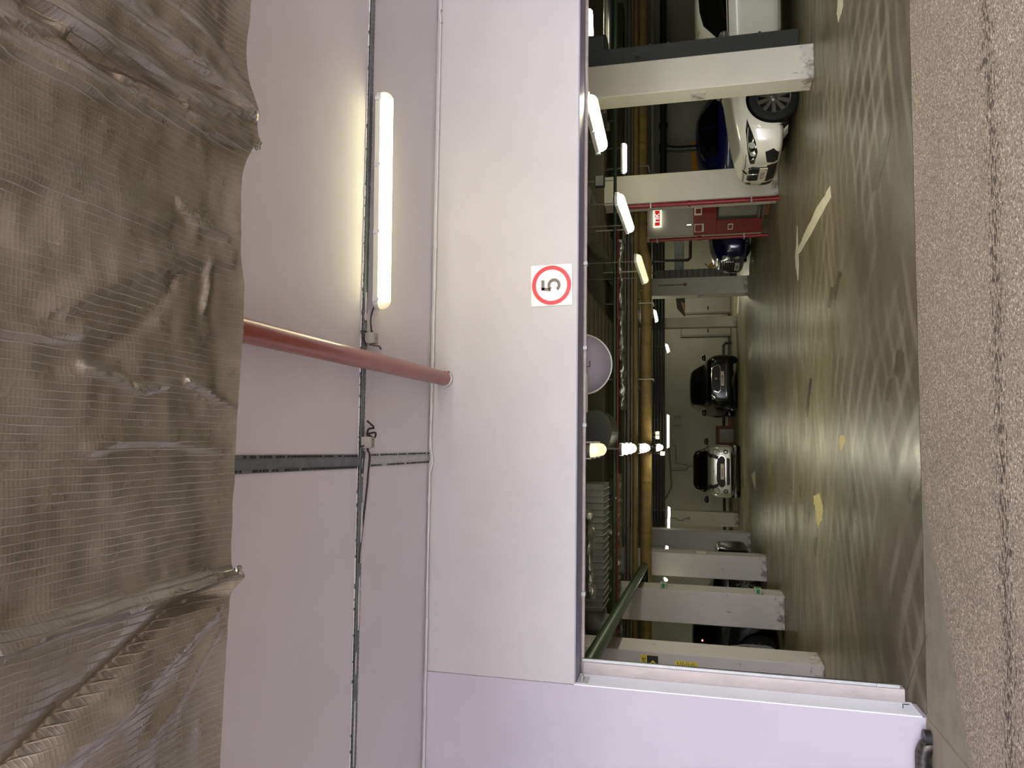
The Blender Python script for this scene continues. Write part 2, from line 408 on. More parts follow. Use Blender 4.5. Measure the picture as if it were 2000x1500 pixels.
# ================================================================ FOIL DUCT
def seg_d(p, a, b):
    ab = b-a; t = max(0, min(1, (p-a).dot(ab)/ab.length_squared)); q = a+ab*t
    s = (p-a).cross(ab) if False else (ab.x*(p.y-a.y)-ab.y*(p.x-a.x))
    return (p-q).length, t, (1 if s > 0 else -1)
DZ = 2.76
DY1 = atz(466, 750, DZ).y
def pl(*pts): return [atz(x, y, DZ).xy for x, y in pts]
ridges = [ # polyline, height, width
 (pl((60,-20),(180,62),(280,120),(355,178),(430,214),(498,236)), .020, .022),
 (pl((215,-20),(300,50),(352,100),(420,165),(480,232)), .024, .020),
 (pl((0,-60),(90,30),(190,108),(290,160),(352,195)), -.014, .02),
 (pl((-20,30),(40,42),(90,58),(140,62)), .010, .012),
 (pl((-20,78),(60,100),(170,165),(300,208),(400,250),(470,282)), .015, .028),
 (pl((240,150),(300,175),(360,205)), .012, .012),
 (pl((300,-20),(400,70),(450,130),(485,190)), .008, .012),
 (pl((-20,1278),(120,1222),(250,1190),(350,1155),(420,1130),(448,1118)), .030, .020),
 (pl((30,1510),(130,1405),(250,1290),(350,1195),(440,1150)), -.024, .024),
 (pl((100,1500),(220,1420),(330,1300),(420,1200)), .013, .03),
 (pl((300,1450),(370,1350),(430,1230)), .008, .02),
 (pl((-20,640),(90,655),(160,650)), .008, .018),
 (pl((130,600),(200,560),(290,530),(370,505),(450,510)), .012, .035),
 (pl((120,720),(210,690),(300,620),(350,560)), -.008, .03),
 (pl((170,715),(230,742),(275,765),(330,755)), .010, .011),
 (pl((370,745),(400,760),(430,785),(462,800)), .013, .009),
 (pl((180,880),(240,862),(330,858),(430,880)), .007, .02),
 (pl((-20,330),(100,350),(200,395),(330,430)), .010, .04),
 (pl((360,400),(390,440),(440,470)), .009, .016),
 (pl((410,520),(415,560),(405,600)), .008, .012),
]
def foil_h(p):
    h = 0
    for pts, hh, wd in ridges:
        best = 9
        for a, b_ in zip(pts[:-1], pts[1:]):
            d, t, s = seg_d(p, a, b_)
            if d < best: best = d; sg = s
        if best < wd*4:
            q = best/wd
            h += 1.5*hh*math.exp(-q*q*(2.2 if sg > 0 else .5))
    v = Vector((p.x*2.2, p.y*3.1, 3.7)); h += .012*noise.noise(v)+.007*noise.noise(v*2.7)+.0035*noise.noise(v*6.3)
    v2 = Vector((p.x*13, p.y*5, 1.2)); h += .0016*abs(noise.noise(v2))+.0012*noise.noise(Vector((p.x*22, p.y*19, 8)))
    return h
NX, NYY = 560, 190
X0, X1 = -2.6, 2.9; Y0 = .85
tips = [(atz(504, 232, DZ).x, .05, .055), (atz(503, 286, DZ).x, .035, .035), (atz(471, 1124, DZ).x, .06, .022)]
EP = sorted([tuple(atz(a, c_, DZ-.01).xy) for a, c_ in ((492, -60), (489, 100), (486, 190), (482, 300), (473, 345), (470, 500), (478, 560), (474, 640), (468, 760), (458, 900), (453, 1050), (447, 1180), (441, 1300), (431, 1460), (427, 1560))])
def edge_at(x):
    if x <= EP[0][0]: return EP[0][1]
    for (xa, ya), (xb, yb) in zip(EP[:-1], EP[1:]):
        if xa <= x <= xb: return ya+(yb-ya)*(x-xa)/(xb-xa)
    return EP[-1][1]
b = MB(); vs = []
for i in range(NX+1):
    x = X0+(X1-X0)*i/NX
    edge = edge_at(x)-.006*noise.noise(Vector((x*5, 0, 0)))-.004*noise.noise(Vector((x*17, 3, 0)))
    for tx, th, tw in tips: edge += th*math.exp(-abs((x-tx)/tw)**1.3)*.55
    edge -= .02*math.exp(-((x-tips[0][0]-.18)/.1)**2)
    for j in range(NYY+1):
        t = j/NYY; y = Y0+(edge-Y0)*t
        z = DZ-foil_h(Vector((x, y)))+.012
        if t > .9: z = z+(DZ-.01-z)*((t-.9)/.1)**2
        for tx, th, tw in tips: z -= .02*math.exp(-((x-tx)/(tw*1.3))**2)*max(0, (t-.8)/.2)
        vs.append((x, y, z))
    # far side going up
    vs.append((x, edge-.004, DZ+.09)); vs.append((x, edge-.02, DZ+.42))
n = NYY+3; fs = [(i*n+j, i*n+j+1, (i+1)*n+j+1, (i+1)*n+j) for i in range(NX) for j in range(n-1)]
b.add(vs, fs)
duct = empty('insulated_duct', (0, (Y0+DY1)/2, DZ), 'large air duct wrapped in wrinkled silver foil under the ramp ceiling', 'duct')
def rel(o, root):
    o.parent = root; o.matrix_parent_inverse = Matrix.Translation(-Vector(root.location)); return o
def build_rel(mb, name, mt, root, **k):
    o = mb.build(name, mt, **k)
    inv = (Matrix.Translation(root.location) @ Matrix.Rotation(root.rotation_euler.z, 4, 'Z')).inverted()
    o.data.transform(inv); o.parent = root; return o
fo = b.build('foil_jacket', M['foil'], smooth=True)
fo.data.transform(Matrix.Translation(-duct.location)); fo.parent = duct
build_rel(MB().box(X0, X1, Y0+.01, DY1-.06, DZ+.05, DZ+.41), 'duct_core', M['duct_grey'], duct)
b = MB()
for tx, th, tw in tips[1:]:
    pass
for (px, py, s) in ((503, 283, .012), (503, 276, .008), (463, 1120, .016), (468, 1127, .011)):
    c = atz(px, py, DZ-.012)
    bm = bmesh.new(); bmesh.ops.create_icosphere(bm, subdivisions=3, radius=s)
    for vv in bm.verts: vv.co = vv.co*(1+.7*noise.noise(vv.co*110+Vector((px, 0, 0))))*1.0; vv.co.x *= 1.2
    b.add([vv.co+c for vv in bm.verts], [[q.index for q in f.verts] for f in bm.faces]); bm.free()
each(b, 'foil_knot', M['foil_g'], duct)

# ================================================================ CEILING TRAYS, CONDUIT
def slotted(root, mb_ch, mb_sl_, p0, p1, wd, zc, hgt, rows=(-.42, .42), pitch=.03):
    d = (p1-p0); Ln = d.length; d.normalize(); s = Vector((-d.y, d.x, 0)); mb_sl = mb_ch
    c = (p0+p1)/2
    mb_ch.obox(Vector((c.x, c.y, zc-.0028)), d*Ln/2, s*wd/2, Vector((0, 0, .0026)))
    mb_ch.obox(Vector((c.x, c.y, zc-hgt/2)), d*Ln/2, s*wd*.26, Vector((0, 0, hgt/2)))
    k = 0; t = .01; mb_ch.cur = 1
    while t < Ln-.03:
        for r_ in rows:
            if random.random() < .86:
                q = p0+d*(t+.009)+s*wd*r_
                mb_sl.obox(Vector((q.x, q.y, zc-.0055)), d*.0098, s*.0052, Vector((0, 0, .0012)))
        t += pitch*random.uniform(.85, 1.15)
def yof(px, py): return atz(px, py, CZ)
tr = empty('cable_channel', (0, 4.3, CZ), 'long galvanised slotted channel running across the ramp ceiling, flaking plaster on it', 'cable channel')
ch, sl = MB(), MB()
a0, a1 = yof(728, -60), yof(686, 1560)
slotted(tr, ch, sl, a0, a1, .075, CZ, .012)
b = MB(); d = (a1-a0).normalized(); s = Vector((-d.y, d.x, 0))
for (y0_, y1_, off, wv) in ((600, 640, .0, .012), (1010, 1125, -.018, .010), (1150, 1250, -.008, .009), (1380, 1500, .01, .006), (640, 655, 0, .02), (925, 960, -.01, .008), (1290, 1330, .012, .005)):
    t0 = (y0_+60)/1620*(a1-a0).length; t1 = (y1_+60)/1620*(a1-a0).length; n = 14; top = []; bot = []
    for i in range(n+1):
        q = a0+d*(t0+(t1-t0)*i/n)+s*off; e = wv*(.35+.65*math.sin(math.pi*i/n))*(1+.5*noise.noise(Vector((i*.9, y0_, 0))))
        top.append((q+s*e*.9).xy); bot.append((q-s*e).xy)
    b.prism([tuple(q) for q in top+bot[::-1]], CZ-.0155, CZ-.012, lambda a, c, h: (a, c, h))
each(b, 'plaster_smear', M['plaster_smear'], tr)
b = MB()       # ragged plaster lips on both sides
for sd in (-1, 1):
    t = 0; Ln = (a1-a0).length
    while t < Ln:
        ll = random.uniform(.03, .16); q = a0+d*(t+ll/2)+s*sd*(.041+random.uniform(-.001, .002))
        b.obox(Vector((q.x, q.y, CZ-.0052)), d*ll/2, s*random.uniform(.001, .0035), Vector((0, 0, random.uniform(.002, .0045)))); t += ll+random.uniform(0, .03)
ch.cur = 2; nb_ = len(ch.v); ch.v += b.v; ch.f += [[i+nb_ for i in f] for f in b.f]; ch.mi += [2]*len(b.f)
build_rel(ch, 'channel', [M['galv'], M['slot'], M['plaster_smear']], tr)
# depthwise slotted channel in two pieces
for (q0, q1, lab) in (((440, 908), (702, 901), 'slotted metal channel on the ceiling between the foil duct and the long channel'),
                      ((722, 899), (846, 893), 'short slotted metal channel on the ceiling between the long channel and the wall')):
    r0, r1 = yof(*q0), yof(*q1)
    t2 = empty('cable_channel', (r0+r1)/2, lab, 'cable channel')
    ch, sl = MB(), MB(); slotted(t2, ch, sl, r0, r1, .085, CZ, .010, (-.38, .38), .027)
    build_rel(ch, 'channel', [M['galv_light'] if q0[0] > 600 else M['galv'], M['slot']], t2)
# white conduit in the corner between ceiling and wall, in pieces with sleeves
pts = [(853, -40), (855, 14), (860, 20), (856, 40), (853, 480), (846, 700), (842, 790), (842, 872), (848, 892), (848, 906), (838, 922), (833, 1150), (828, 1200), (820, 1560)]
zz = [CZ-.028, CZ-.028, CZ-.02, CZ-.03, CZ-.028, CZ-.026, CZ-.022, CZ-.02, CZ-.035, CZ-.04, CZ-.02, CZ-.02, CZ-.024, CZ-.024]
P = []
for (a, b_), z_ in zip(pts, zz):
    X = at(a, b_, WY-.03).x; P.append(Vector((X, WY-.02-max(0, (850-a))*.0004, z_)))
cd = empty('wall_conduit', P[6], 'thin white cable conduit running along the corner of ramp ceiling and front wall', 'conduit')
build_rel(MB().tube(P, .0085, 10), 'conduit_tube', M['white_pl'], cd, smooth=True)
b = MB()
for py in (18, 42, 250, 480, 560, 702, 800, 812, 870, 970, 1140, 1215):
    for A, B_ in zip(P[:-1], P[1:]):
        X = at(848, py, WY).x
        if B_.x <= X <= A.x:
            q = A.lerp(B_, (A.x-X)/(A.x-B_.x)); b.tube([q-(B_-A).normalized()*.03, q+(B_-A).normalized()*.03], .0125, 10)
each(b, 'conduit_sleeve', M['white_pl'], cd, smooth=True)
q = P[5]+Vector((.1, 0, 0))
cb = [Vector((p.x, p.y+.013, p.z+.006)) for p in P[4:]]
build_rel(MB().tube(cb, .0035, 6), 'cable', M['blackr'], cd, smooth=True)

# junction boxes with cables
def jbox(px, py, s, lab, mark, loops, cab):
    c = atz(px, py, CZ-.05); r = empty('junction_box', c, lab, 'junction box')
    build_rel(MB().box(c.x-s, c.x+s, c.y-s*.9, c.y+s*.9, CZ-.07, CZ-.014), 'box_body', M['boxgrey'], r, bevel=.004)
    build_rel(MB().box(c.x-s*.92, c.x+s*.92, c.y-s*.82, c.y+s*.82, CZ-.078, CZ-.0702), 'lid', M['boxgrey'], r, bevel=.003)
    t = text(mark, s*.8, M['inkdark'], None, T(c.x, c.y, CZ-.0785) @ Matrix.Rotation(R(180), 4, 'X') @ Matrix.Rotation(R(0), 4, 'Z'), 'marking', .0006)
    t.data.transform(Matrix.Translation(-c)); t.parent = r
    b = MB()
    for lp in loops:
        pp = [atz(x, y, CZ-zz_) for x, y, zz_ in lp]
        out = []
        for i in range(len(pp)-1):
            p_ = pp[max(i-1, 0)]; a_, b2 = pp[i], pp[i+1]; n_ = pp[min(i+2, len(pp)-1)]
            for k in range(5):
                t_ = k/5; out.append(.5*((2*a_)+(b2-p_)*t_+(2*p_-5*a_+4*b2-n_)*t_*t_+(3*a_-p_-3*b2+n_)*t_**3))
        out.append(pp[-1]); b.tube(out, cab, 8)
    each(b, 'cable', M['blackr'], r, smooth=True)
    b = MB()
    for sx in (-1, 1): b.tube([c+Vector((sx*s, -.01, -.0)), c+Vector((sx*(s+.012), -.01, 0))], .008, 8)
    each(b, 'cable_gland', M['blackr'], r)
    return r
jbox(727, 661, .034, 'grey junction box on the ceiling channel beside the big ceiling lamp', '11', [[(714, 672, .04), (708, 655, .03), (706, 646, .02), (716, 648, .02)], [(730, 675, .04), (740, 676, .03), (744, 682, .02)], [(726, 650, .02), (724, 625, .02), (728, 606, .02), (732, 598, .02)]], .005)
jbox(720, 864, .034, 'grey junction box with curled black cables next to the channel crossing', 'N12', [[(717, 848, .04), (733, 845, .06), (731, 855, .05), (719, 849, .02)], [(717, 850, .02), (720, 838, .03), (730, 836, .05), (726, 830, .04), (717, 822, .02)], [(712, 870, .03), (704, 872, .04), (702, 862, .04)], [(718, 880, .03), (722, 890, .02), (719, 925, .02), (716, 960, .012), (700, 1100, .012)], [(712, 882, .02), (708, 925, .02)]], .006)

# ================================================================ CEILING LAMPS
def lamp(p0, p1, label, wd=.10, emis='lamp_gar', cap=None, clips=0, base='lamp_base', group=None, hang=0):
    """batten with a rounded diffuser hanging under a shallow housing; p0,p1 centre line"""
    p0 = Vector(p0); p1 = Vector(p1); d = (p1-p0); Ln = d.length; d.normalize(); s = d.cross(Vector((0, 0, 1))).normalized(); u = Vector((0, 0, 1))
    c = (p0+p1)/2; r = empty('batten_lamp', c, label, 'ceiling lamp', group=group)
    def stad(w_, L_, z0, z1, n=10):      # stadium outline
        poly = []
        for k in range(n+1):
            a = -math.pi/2+math.pi*k/n; poly.append((L_/2-w_/2+w_/2*math.cos(a), w_/2*math.sin(a)))
        for k in range(n+1):
            a = math.pi/2+math.pi*k/n; poly.append((-L_/2+w_/2+w_/2*math.cos(a), w_/2*math.sin(a)))
        return MB().prism(poly, z0, z1, lambda a, b_, h: tuple(d*a+s*b_+u*h))
    stad(wd*1.12, Ln, .0, .035).build('housing', M[base], r, bevel=.004)
    # diffuser: D profile extruded, ends rounded
    mb = MB(); ns, nl = 12, 30; vs = []
    ee = wd*.5/(Ln/2); tt = [-1+ee*(1-math.cos(math.pi/2*k/9)) for k in range(10)]
    tt = tt+[-q for q in tt[::-1]]; nl = len(tt)-1
    for i in range(nl+1):
        t = tt[i]; x = t*Ln/2
        e = max(0, abs(x)-(Ln/2-wd*.5))/(wd*.5); sc_ = math.sqrt(max(0.0004, 1-e*e))
        for k in range(ns+1):
            a = math.pi*k/ns; vs.append(tuple(d*x+s*(wd/2*math.cos(a)*sc_)+u*(-wd*.62*math.sin(a)**.8*sc_)))
    fs = [(i*(ns+1)+k, i*(ns+1)+k+1, (i+1)*(ns+1)+k+1, (i+1)*(ns+1)+k) for i in range(nl) for k in range(ns)]
    mb.add(vs, fs)
    if cap:
        for q in range(len(mb.mi)):
            i = q//ns
            if i < 8 or i > nl-9: mb.mi[q] = 1
    mb.build('diffuser', [M[emis], M['lamp_cap']] if cap else M[emis], r, smooth=True)
    if clips:
        cb = MB()
        for k in range(clips):
            t = -.46+.92*k/(clips-1)
            for sd in (-1, 1): cb.obox(d*Ln*t+s*sd*wd*.58+u*.012, d*.012, s*.006, u*.02)
        each(cb, 'clip', M['white_pl'], r, False)
    if hang:
        hang = 3.325-c.z
        hb = MB()
        for t in (-.35, .35): hb.tube([d*Ln*t+u*.03, d*Ln*t+u*hang], .006, 6)
        each(hb, 'hanger', M['grey_pipe'], r, False)
    return r
LZc = CZ-.075
lamp(atz(750, 181, LZc), atz(744, 604, LZc), 'big lit batten lamp with yellowed ends on the ramp ceiling beside the channel', .095, 'lamp_near', True, 4)
# ================================================================ RED PIPE
PX = at(870, 740, WY).x; PZ = at(870, 740, WY).z
rp = empty('sprinkler_pipe', (PX, WY, PZ), 'thick dull red pipe running from above the foil duct into the front wall', 'pipe')
build_rel(MB().tube([(PX, -.5, PZ), (PX, WY+.02, PZ)], .0535, 28), 'pipe_body', M['pipe_red'], rp, smooth=True)
build_rel(MB().tube([(PX, WY-.035, PZ), (PX, WY+.01, PZ)], .064, 28), 'wall_collar', M['white_pl'], rp, smooth=True)
b = MB()
for a in (-.2, .35, .6): b.box(PX+.0535*math.cos(a)-.004, PX+.0535*math.cos(a)+.003, WY-.07-.01*a, WY-.055, PZ-.0535*math.sin(a+.5)-.006, PZ-.0535*math.sin(a+.5)+.004)
each(b, 'paint_flake', M['red_paint'], rp)

# ================================================================ SPEED SIGN
c = at(1077, 557, WY-.012); S = .152
sg = empty('speed_limit_sign', (c.x, WY-.004, c.z-S), 'square white sign with red ring and grey number 5 on the wall above the opening', 'sign')
rt = Matrix.Rotation(R(-1.2), 4, 'Y')
def sgp(mb, nm, mt, **k):
    o = mb.build(nm, mt, sg, **k); o.data.transform(T(0, 0, S) @ rt); return o
sgp(MB().box(-S, S, -.006, .003, -S, S), 'panel', M['sign_white'], bevel=.001)
b = MB(); n = 64; vs = []; r0, r1 = .1165, .1465
for k in range(n):
    a = 2*math.pi*k/n
    for rr in (r0, r1): 
        for yy_ in (-.0062, -.0085): vs.append((rr*math.cos(a), yy_, rr*math.sin(a)))
fs = []
for k in range(n):
    q = (k+1) % n*4; p_ = k*4
    fs += [(p_+1, q+1, q+3, p_+3), (p_, p_+1, q+1, q), (p_+2, q+2, q+3, p_+3)]
b.add(vs, fs); sgp(b, 'ring', M['sign_ring'])
# the digit drawn as a shape: flag, stem and open bowl
def digit5():
    b = MB(); f = lambda a, c_, h: (a, h, c_)
    y0, y1 = -.0062, -.0082
    b.prism([(-.033, .052), (.040, .052), (.040, .076), (-.035, .076)], y0, y1, f)
    b.prism([(-.036, .0755), (-.014, .0755), (-.019, .030), (-.018, .016), (-.046, .004)], y0, y1, f)
    cx, cz, ro, ri = .0, -.019, .050, .026
    a0, a1 = R(140), R(-148); n = 34; o_ = []; i_ = []
    for k in range(n+1):
        a = a0+(a1-a0)*k/n; o_.append((cx+ro*math.cos(a), cz+ro*math.sin(a)*.98)); i_.append((cx+ri*math.cos(a), cz+ri*math.sin(a)*1.05))
    for k in range(n): b.prism([o_[k], o_[k+1], i_[k+1], i_[k]], y0, y1, f)
    return b
o = sgp(digit5(), 'digit_five', M['sign_digit'])

# ================================================================ JAMB HARDWARE
gr = empty('shutter_guide', (JX+.05, WY+WT+.03, 0), 'upright scuffed steel shutter guide at the side edge of the opening', 'shutter guide')
x0 = JX+.007; y_ = WY+WT-.02
b = MB().box(x0, x0+.085, y_, y_+.012, .07, LZ-.03).box(x0+.073, x0+.085, y_+.012, y_+.07, .07, LZ-.03).box(x0, x0+.088, y_+.07, y_+.08, .07, LZ-.02)
build_rel(b, 'channel', M['steel_ch'], gr, bevel=.002)
build_rel(MB().box(x0+.086, x0+.1, y_+.03, y_+.06, .16, LZ-.02), 'rubber_strip', M['trim_black'], gr)
build_rel(MB().box(x0+.0855, x0+.104, y_+.012, y_+.028, .2, LZ-.02), 'lip', M['galv_light'], gr)
build_rel(MB().box(x0+.087, x0+.108, y_+.0, y_+.02, .10, .24), 'end_clip', M['galv_light'], gr, bevel=.002)
zt = LZ-.02
rl = empty('door_rail', (1.3, WY+WT+.02, zt), 'thin grey steel tube along the back edge of the lintel', 'rail')
build_rel(MB().tube([(x0+.0, WY+WT+.02, zt), (4.7, WY+WT+.02, zt)], .014, 12), 'tube', M['steel_ch'], rl, smooth=True)
b = MB()
for px in (515, 680, 830, 1160):
    q = at(1142, px, WY+WT+.02); b.box(q.x-.014, q.x+.014, WY+WT+.0, WY+WT+.045, zt-.018, zt+.02)
each(b, 'rail_clip', M['galv_light'], rl, bevel=.002)
bp = empty('bracket_plate', (JX+.03, WY+.1, LZ-.05), 'small white bolted bracket plate in the upper corner of the opening', 'bracket')
b = MB().box(JX+.008, JX+.013, WY+.0, WY+.16, LZ-.09, LZ-.011)
build_rel(b, 'plate', M['white_pl'], bp, bevel=.001)
for yy_ in (WY+.05, WY+.11):
    bo = MB().tube([(JX+.013, yy_, LZ-.05), (JX+.024, yy_, LZ-.05)], .010, 6).tube([(JX+.024, yy_, LZ-.05), (JX+.05, yy_, LZ-.05)], .005, 8)
    build_rel(bo, 'bolt', M['galv_light'], bp)
hk = empty('floor_hook', atz(1762, 1378, .09), 'small rusty bent nail sticking out low on the white jamb', 'nail')
q = Vector((JX+.006, WY+.12, .11))
build_rel(MB().tube([q, q+Vector((.03, -.02, .005)), q+Vector((.035, -.03, -.03))], .0035, 6), 'nail', M['trim_black'], hk)
# black tube guard
q0 = at(1803, 1470, WY-.11)
pz = q0.z; xe = at(1803, 1432, WY-.11).x
P = [Vector((-3.6, WY-.11, pz)), Vector((xe-.14, WY-.11, pz))]
for k in range(1, 9):
    a = math.pi/2*k/8; P.append(Vector((xe-.14+.11*math.sin(a), WY-.11, pz-.11*(1-math.cos(a)))))
P.append(Vector((xe-.03, WY-.11, .012)))
hb = empty('guard_rail', (xe-.03, WY-.11, .012), 'thick black worn tube guard rail bending down into the floor beside the opening', 'guard rail')
g = NG('worn_black', .45, .2); g.color(g.ramp(g.noise(g.map((1, 1, 1)), 9, 5, .7), [(.42, L((26, 25, 26))), (.66, L((104, 92, 80)))]))
build_rel(MB().tube(P, .047, 22), 'tube', M['worn_black'], hb, smooth=True)
build_rel(MB().tube([P[-1]+Vector((0, 0, .002)), P[-1]+Vector((0, 0, .04))], .052, 22), 'sleeve', M['black_pipe'], hb, smooth=True)

# ================================================================ GARAGE SHELL
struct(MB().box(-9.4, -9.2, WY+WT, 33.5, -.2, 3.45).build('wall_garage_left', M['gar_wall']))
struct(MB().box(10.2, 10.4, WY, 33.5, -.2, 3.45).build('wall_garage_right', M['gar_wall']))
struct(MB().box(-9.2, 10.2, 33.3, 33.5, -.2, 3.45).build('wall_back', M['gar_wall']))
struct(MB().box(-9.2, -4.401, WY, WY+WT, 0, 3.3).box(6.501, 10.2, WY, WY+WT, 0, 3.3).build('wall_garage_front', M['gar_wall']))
struct(MB().box(-9.2, 10.2, 6.001, 33.3, 3.32, 3.5).build('ceiling_garage', M['gar_ceil']))
# dark skirting stripe on the back wall
struct(MB().box(-9.2, 10.2, 33.27, 33.299, 0, .12).build('baseboard_back', M['duct_dark']))

def column(x0, x1, y0, y1, lab, m_='col_white', z1=3.319):
    c = empty('concrete_column', ((x0+x1)/2, (y0+y1)/2, 0), lab, 'column')
    build_rel(MB().box(x0, x1, y0, y1, 0, z1), 'shaft', M[m_], c, bevel=.012); return c
r1x = atz(1590.6, 151, 0).x; r1y = atz(1590.6, 151, 0).y
r1w = at(1567, 86, r1y).x
C_r1 = column(r1x, r1w, r1y, r1y+.36, 'big cream column partly hiding the white sedan, grey duct beside it', 'col_white')
r2p = atz(1521, 375, 0); r2y = r2p.y
C_r2 = column(r2p.x-.05, at(1521, 322, r2y).x, r2y, r2y+.5, 'cream column at the nose of the white car, beside red pipe')
r3p = atz(1497, 468, 0)
C_r3 = column(4.62, 5.3, 17.05, 17.6, 'pale column behind the red hose cabinet, carrying the glowing red sign', 'col_clean')
r4p = atz(1461, 572, 0); C_r4 = column(r4p.x, at(1461, 541, r4p.y).x+.05, r4p.y, r4p.y+.5, 'distant cream column with grey ribbed duct standing against it')
r5p = atz(1439, 637, 0); C_r5 = column(r5p.x, at(1439, 617, r5p.y).x, r5p.y, r5p.y+.45, 'narrow far cream column beside the pale door in the back wall')
lcols = []
for (px, py, w_, lab, mm) in ((1611, 1300, .6, 'grey column nearest the opening, carrying the yellow warning notices', 'col_grey'),
                          (1533, 1165, .56, 'grey column with two small green signs and badly chipped base', 'col_grey'),
                          (1498, 1089, .5, 'plain grey column just behind the one with small green signs', 'col_grey'),
                          (1467, 1042, .5, 'dim grey column between the plain grey one and the white lit one', 'col_grey'),
                          (1443, 1002, .5, 'brightly lit white column nearest the silver car', 'col_white')):
    q = atz(px, py, 0); lcols.append((q.x, q.y)); column(q.x-w_, q.x, q.y, q.y+.55, lab, mm)
# cross beams above the columns
for i, yb_ in enumerate((9.45, 13.45, 16.95, 22.0, 28.2)):
    struct(MB().box(-9.2, 10.2, yb_, yb_+.4, 3.06, 3.318).build('trim_%d' % (5+i), M['gar_ceil']))

# ================================================================ PIPES
def pipe(pts, r, mt, lab, name='service_pipe', n=14, joints=None, jm=None, jr=1.12, cat='pipe'):
    pts = [Vector(p) for p in pts]
    root = empty(name, pts[0], lab, cat)
    build_rel(MB().tube(pts, r, n), 'pipe_run', M[mt], root, smooth=True)
    if joints:
        b = MB()
        for q, dd in joints: b.tube([q-dd*.03, q+dd*.03], r*jr, n)
        each(b, 'pipe_joint', M[jm or mt], root, smooth=True)
    return root
def xp(px, Y, r, mt, lab, xa=-9.1, xb=10.1, js=None, **k):
    z_ = zat(px, Y); j = [(Vector((x, Y, z_)), Vector((1, 0, 0))) for x in js] if js else None
    return pipe([(xa, Y, z_), (xb, Y, z_)], r, mt, lab, joints=j, **k)
xp(1200, 11.4, .026, 'green_pipe', 'thin dark green pipe crossing the garage just behind the first columns', js=[-2.5, .6, 2.1, 3.7])
xp(1206, 11.9, .017, 'red_pipe_dark', 'thin dark red pipe just below the thin green pipe', -3.4, 3.4)
xp(1221, 15.0, .014, 'grey_pipe_l', 'thin pale conduit above the grey steam pipe', -9, 9)
xp(1227, 14.9, .045, 'grey_pipe', 'dark grey pipe running across above the yellow pipes', js=[-3, 0, 3])
xp(1234, 14.82, .013, 'grey_pipe_l', 'thin pale conduit below the dark grey pipe', -9, 9)
xp(1241, 15.0, .055, 'gold2', 'smaller mustard coloured lagged pipe above the thick one', js=[-3.2, -1.1, .9, 2.6, 5, 6.2])
# thick lagged pipe with a jog
zt_ = zat(1262, 15.4)+.0; zr_ = zat(1253, 15.4)
xj0, xj1 = at(1260, 515, 15.4).x, at(1260, 478, 15.4).x
pts = [(-4.5, 15.4, zt_), (xj0, 15.4, zt_), (xj1, 15.4, zr_), (9.5, 15.4, zr_)]
gp = pipe(pts, .112, 'gold', 'thick mustard coloured lagged pipe sagging across the whole garage', n=22)
b = MB()
for x in (-3.6, -2.9, -1.9, -.9, -.2, .7, 1.3, 1.9, 2.3): b.tube([(x, 15.4, zt_), (x+.05, 15.4, zt_)], .118, 22)
for x in (3.0, 4.4, 5.3, 6.1, 6.9, 7.8): b.tube([(x, 15.4, zr_), (x+.05, 15.4, zr_)], .118, 22)
each(b, 'lagging_band', M['gold2'], gp, smooth=True)
for x, z_ in ((-.15, zt_), (2.75, zt_), (1.2, zt_), (5.6, zr_)):
    build_rel(MB().box(x-.01, x+.01, 15.23, 15.25, z_-.16, 3.3).box(x-.012, x+.012, 15.2, 15.6, z_-.16, z_-.135), 'hanger_rod', M['grey_pipe_l'], gp)
# black cable bundle further back
for i, (px, r_) in enumerate(((1278, .05), (1284, .047), (1290, .05), (1296, .045))):
    xp(px, 26.0+.06*i, r_, 'black_pipe', ['topmost black pipe of the bundle under the far ceiling', 'second black pipe from the top of the far bundle', 'third black pipe from the top of the far bundle', 'lowest black pipe of the bundle in front of the back wall'][i], at(1290, 1080, 26).x, 10.2, js=[-3, 0, 3, 5])
# green diagonal pipe
a_, b_ = atz(1266, 1092, 2.4), atz(1160, 1278, 2.4); a_ = b_.lerp(a_, .86); dd = (a_-b_).normalized()
pipe([b_-dd*.9, b_, a_, a_+Vector((-.4, .12, 0))], .075, 'green_big', 'fat green pipe slanting away from the opening above the yellow notices', n=18)
# red pipe continuing behind the wall
pipe([(PX, WY+WT+.01, PZ), (PX, 18.6, PZ)], .0535, 'brown_red', 'brown-red pipe under the garage ceiling near the round mirror', n=18, name='sprinkler_pipe')
# silvery conduit in the right bay and black drainage
xp(1274, 16.6, .03, 'galv_light', 'bright metal conduit crossing above the dark blue car', 5.45, 10.2)
zb_ = zat(1296, 16.9)
bd = empty('drain_pipe', (5.2, 16.9, zb_), 'thick black drain pipe with branch above the dark blue car', 'drain pipe')
build_rel(MB().tube([(5.45, 16.9, zb_), (10.2, 16.9, zb_)], .075, 18), 'main_run', M['black_pipe'], bd, smooth=True)
b = MB()
for x, w_ in ((6.5, .2), (7.05, .12), (5.6, .06)): b.tube([(x, 16.9, zb_), (x+w_, 16.9, zb_)], .10, 18)
each(b, 'socket', M['black_pipe'], bd, smooth=True)
build_rel(MB().tube([(6.6, 16.9, zb_), (6.55, 16.9, zb_-.35), (6.55, 16.9, zb_-.75)], .07, 16), 'branch', M['black_pipe'], bd, smooth=True)
xp(1190, 10.6, .05, 'black_pipe', 'black pipe beside the short lamp over the white sedan', 4.6, 10.2)
xp(1184, 10.9, .035, 'grey_pipe', 'grey pipe under the ceiling over the white sedan', 4.6, 10.2)
xp(1178, 10.3, .018, 'grey_pipe_l', 'thin pale pipe nearest the ceiling over the white sedan', 4.6, 10.2)

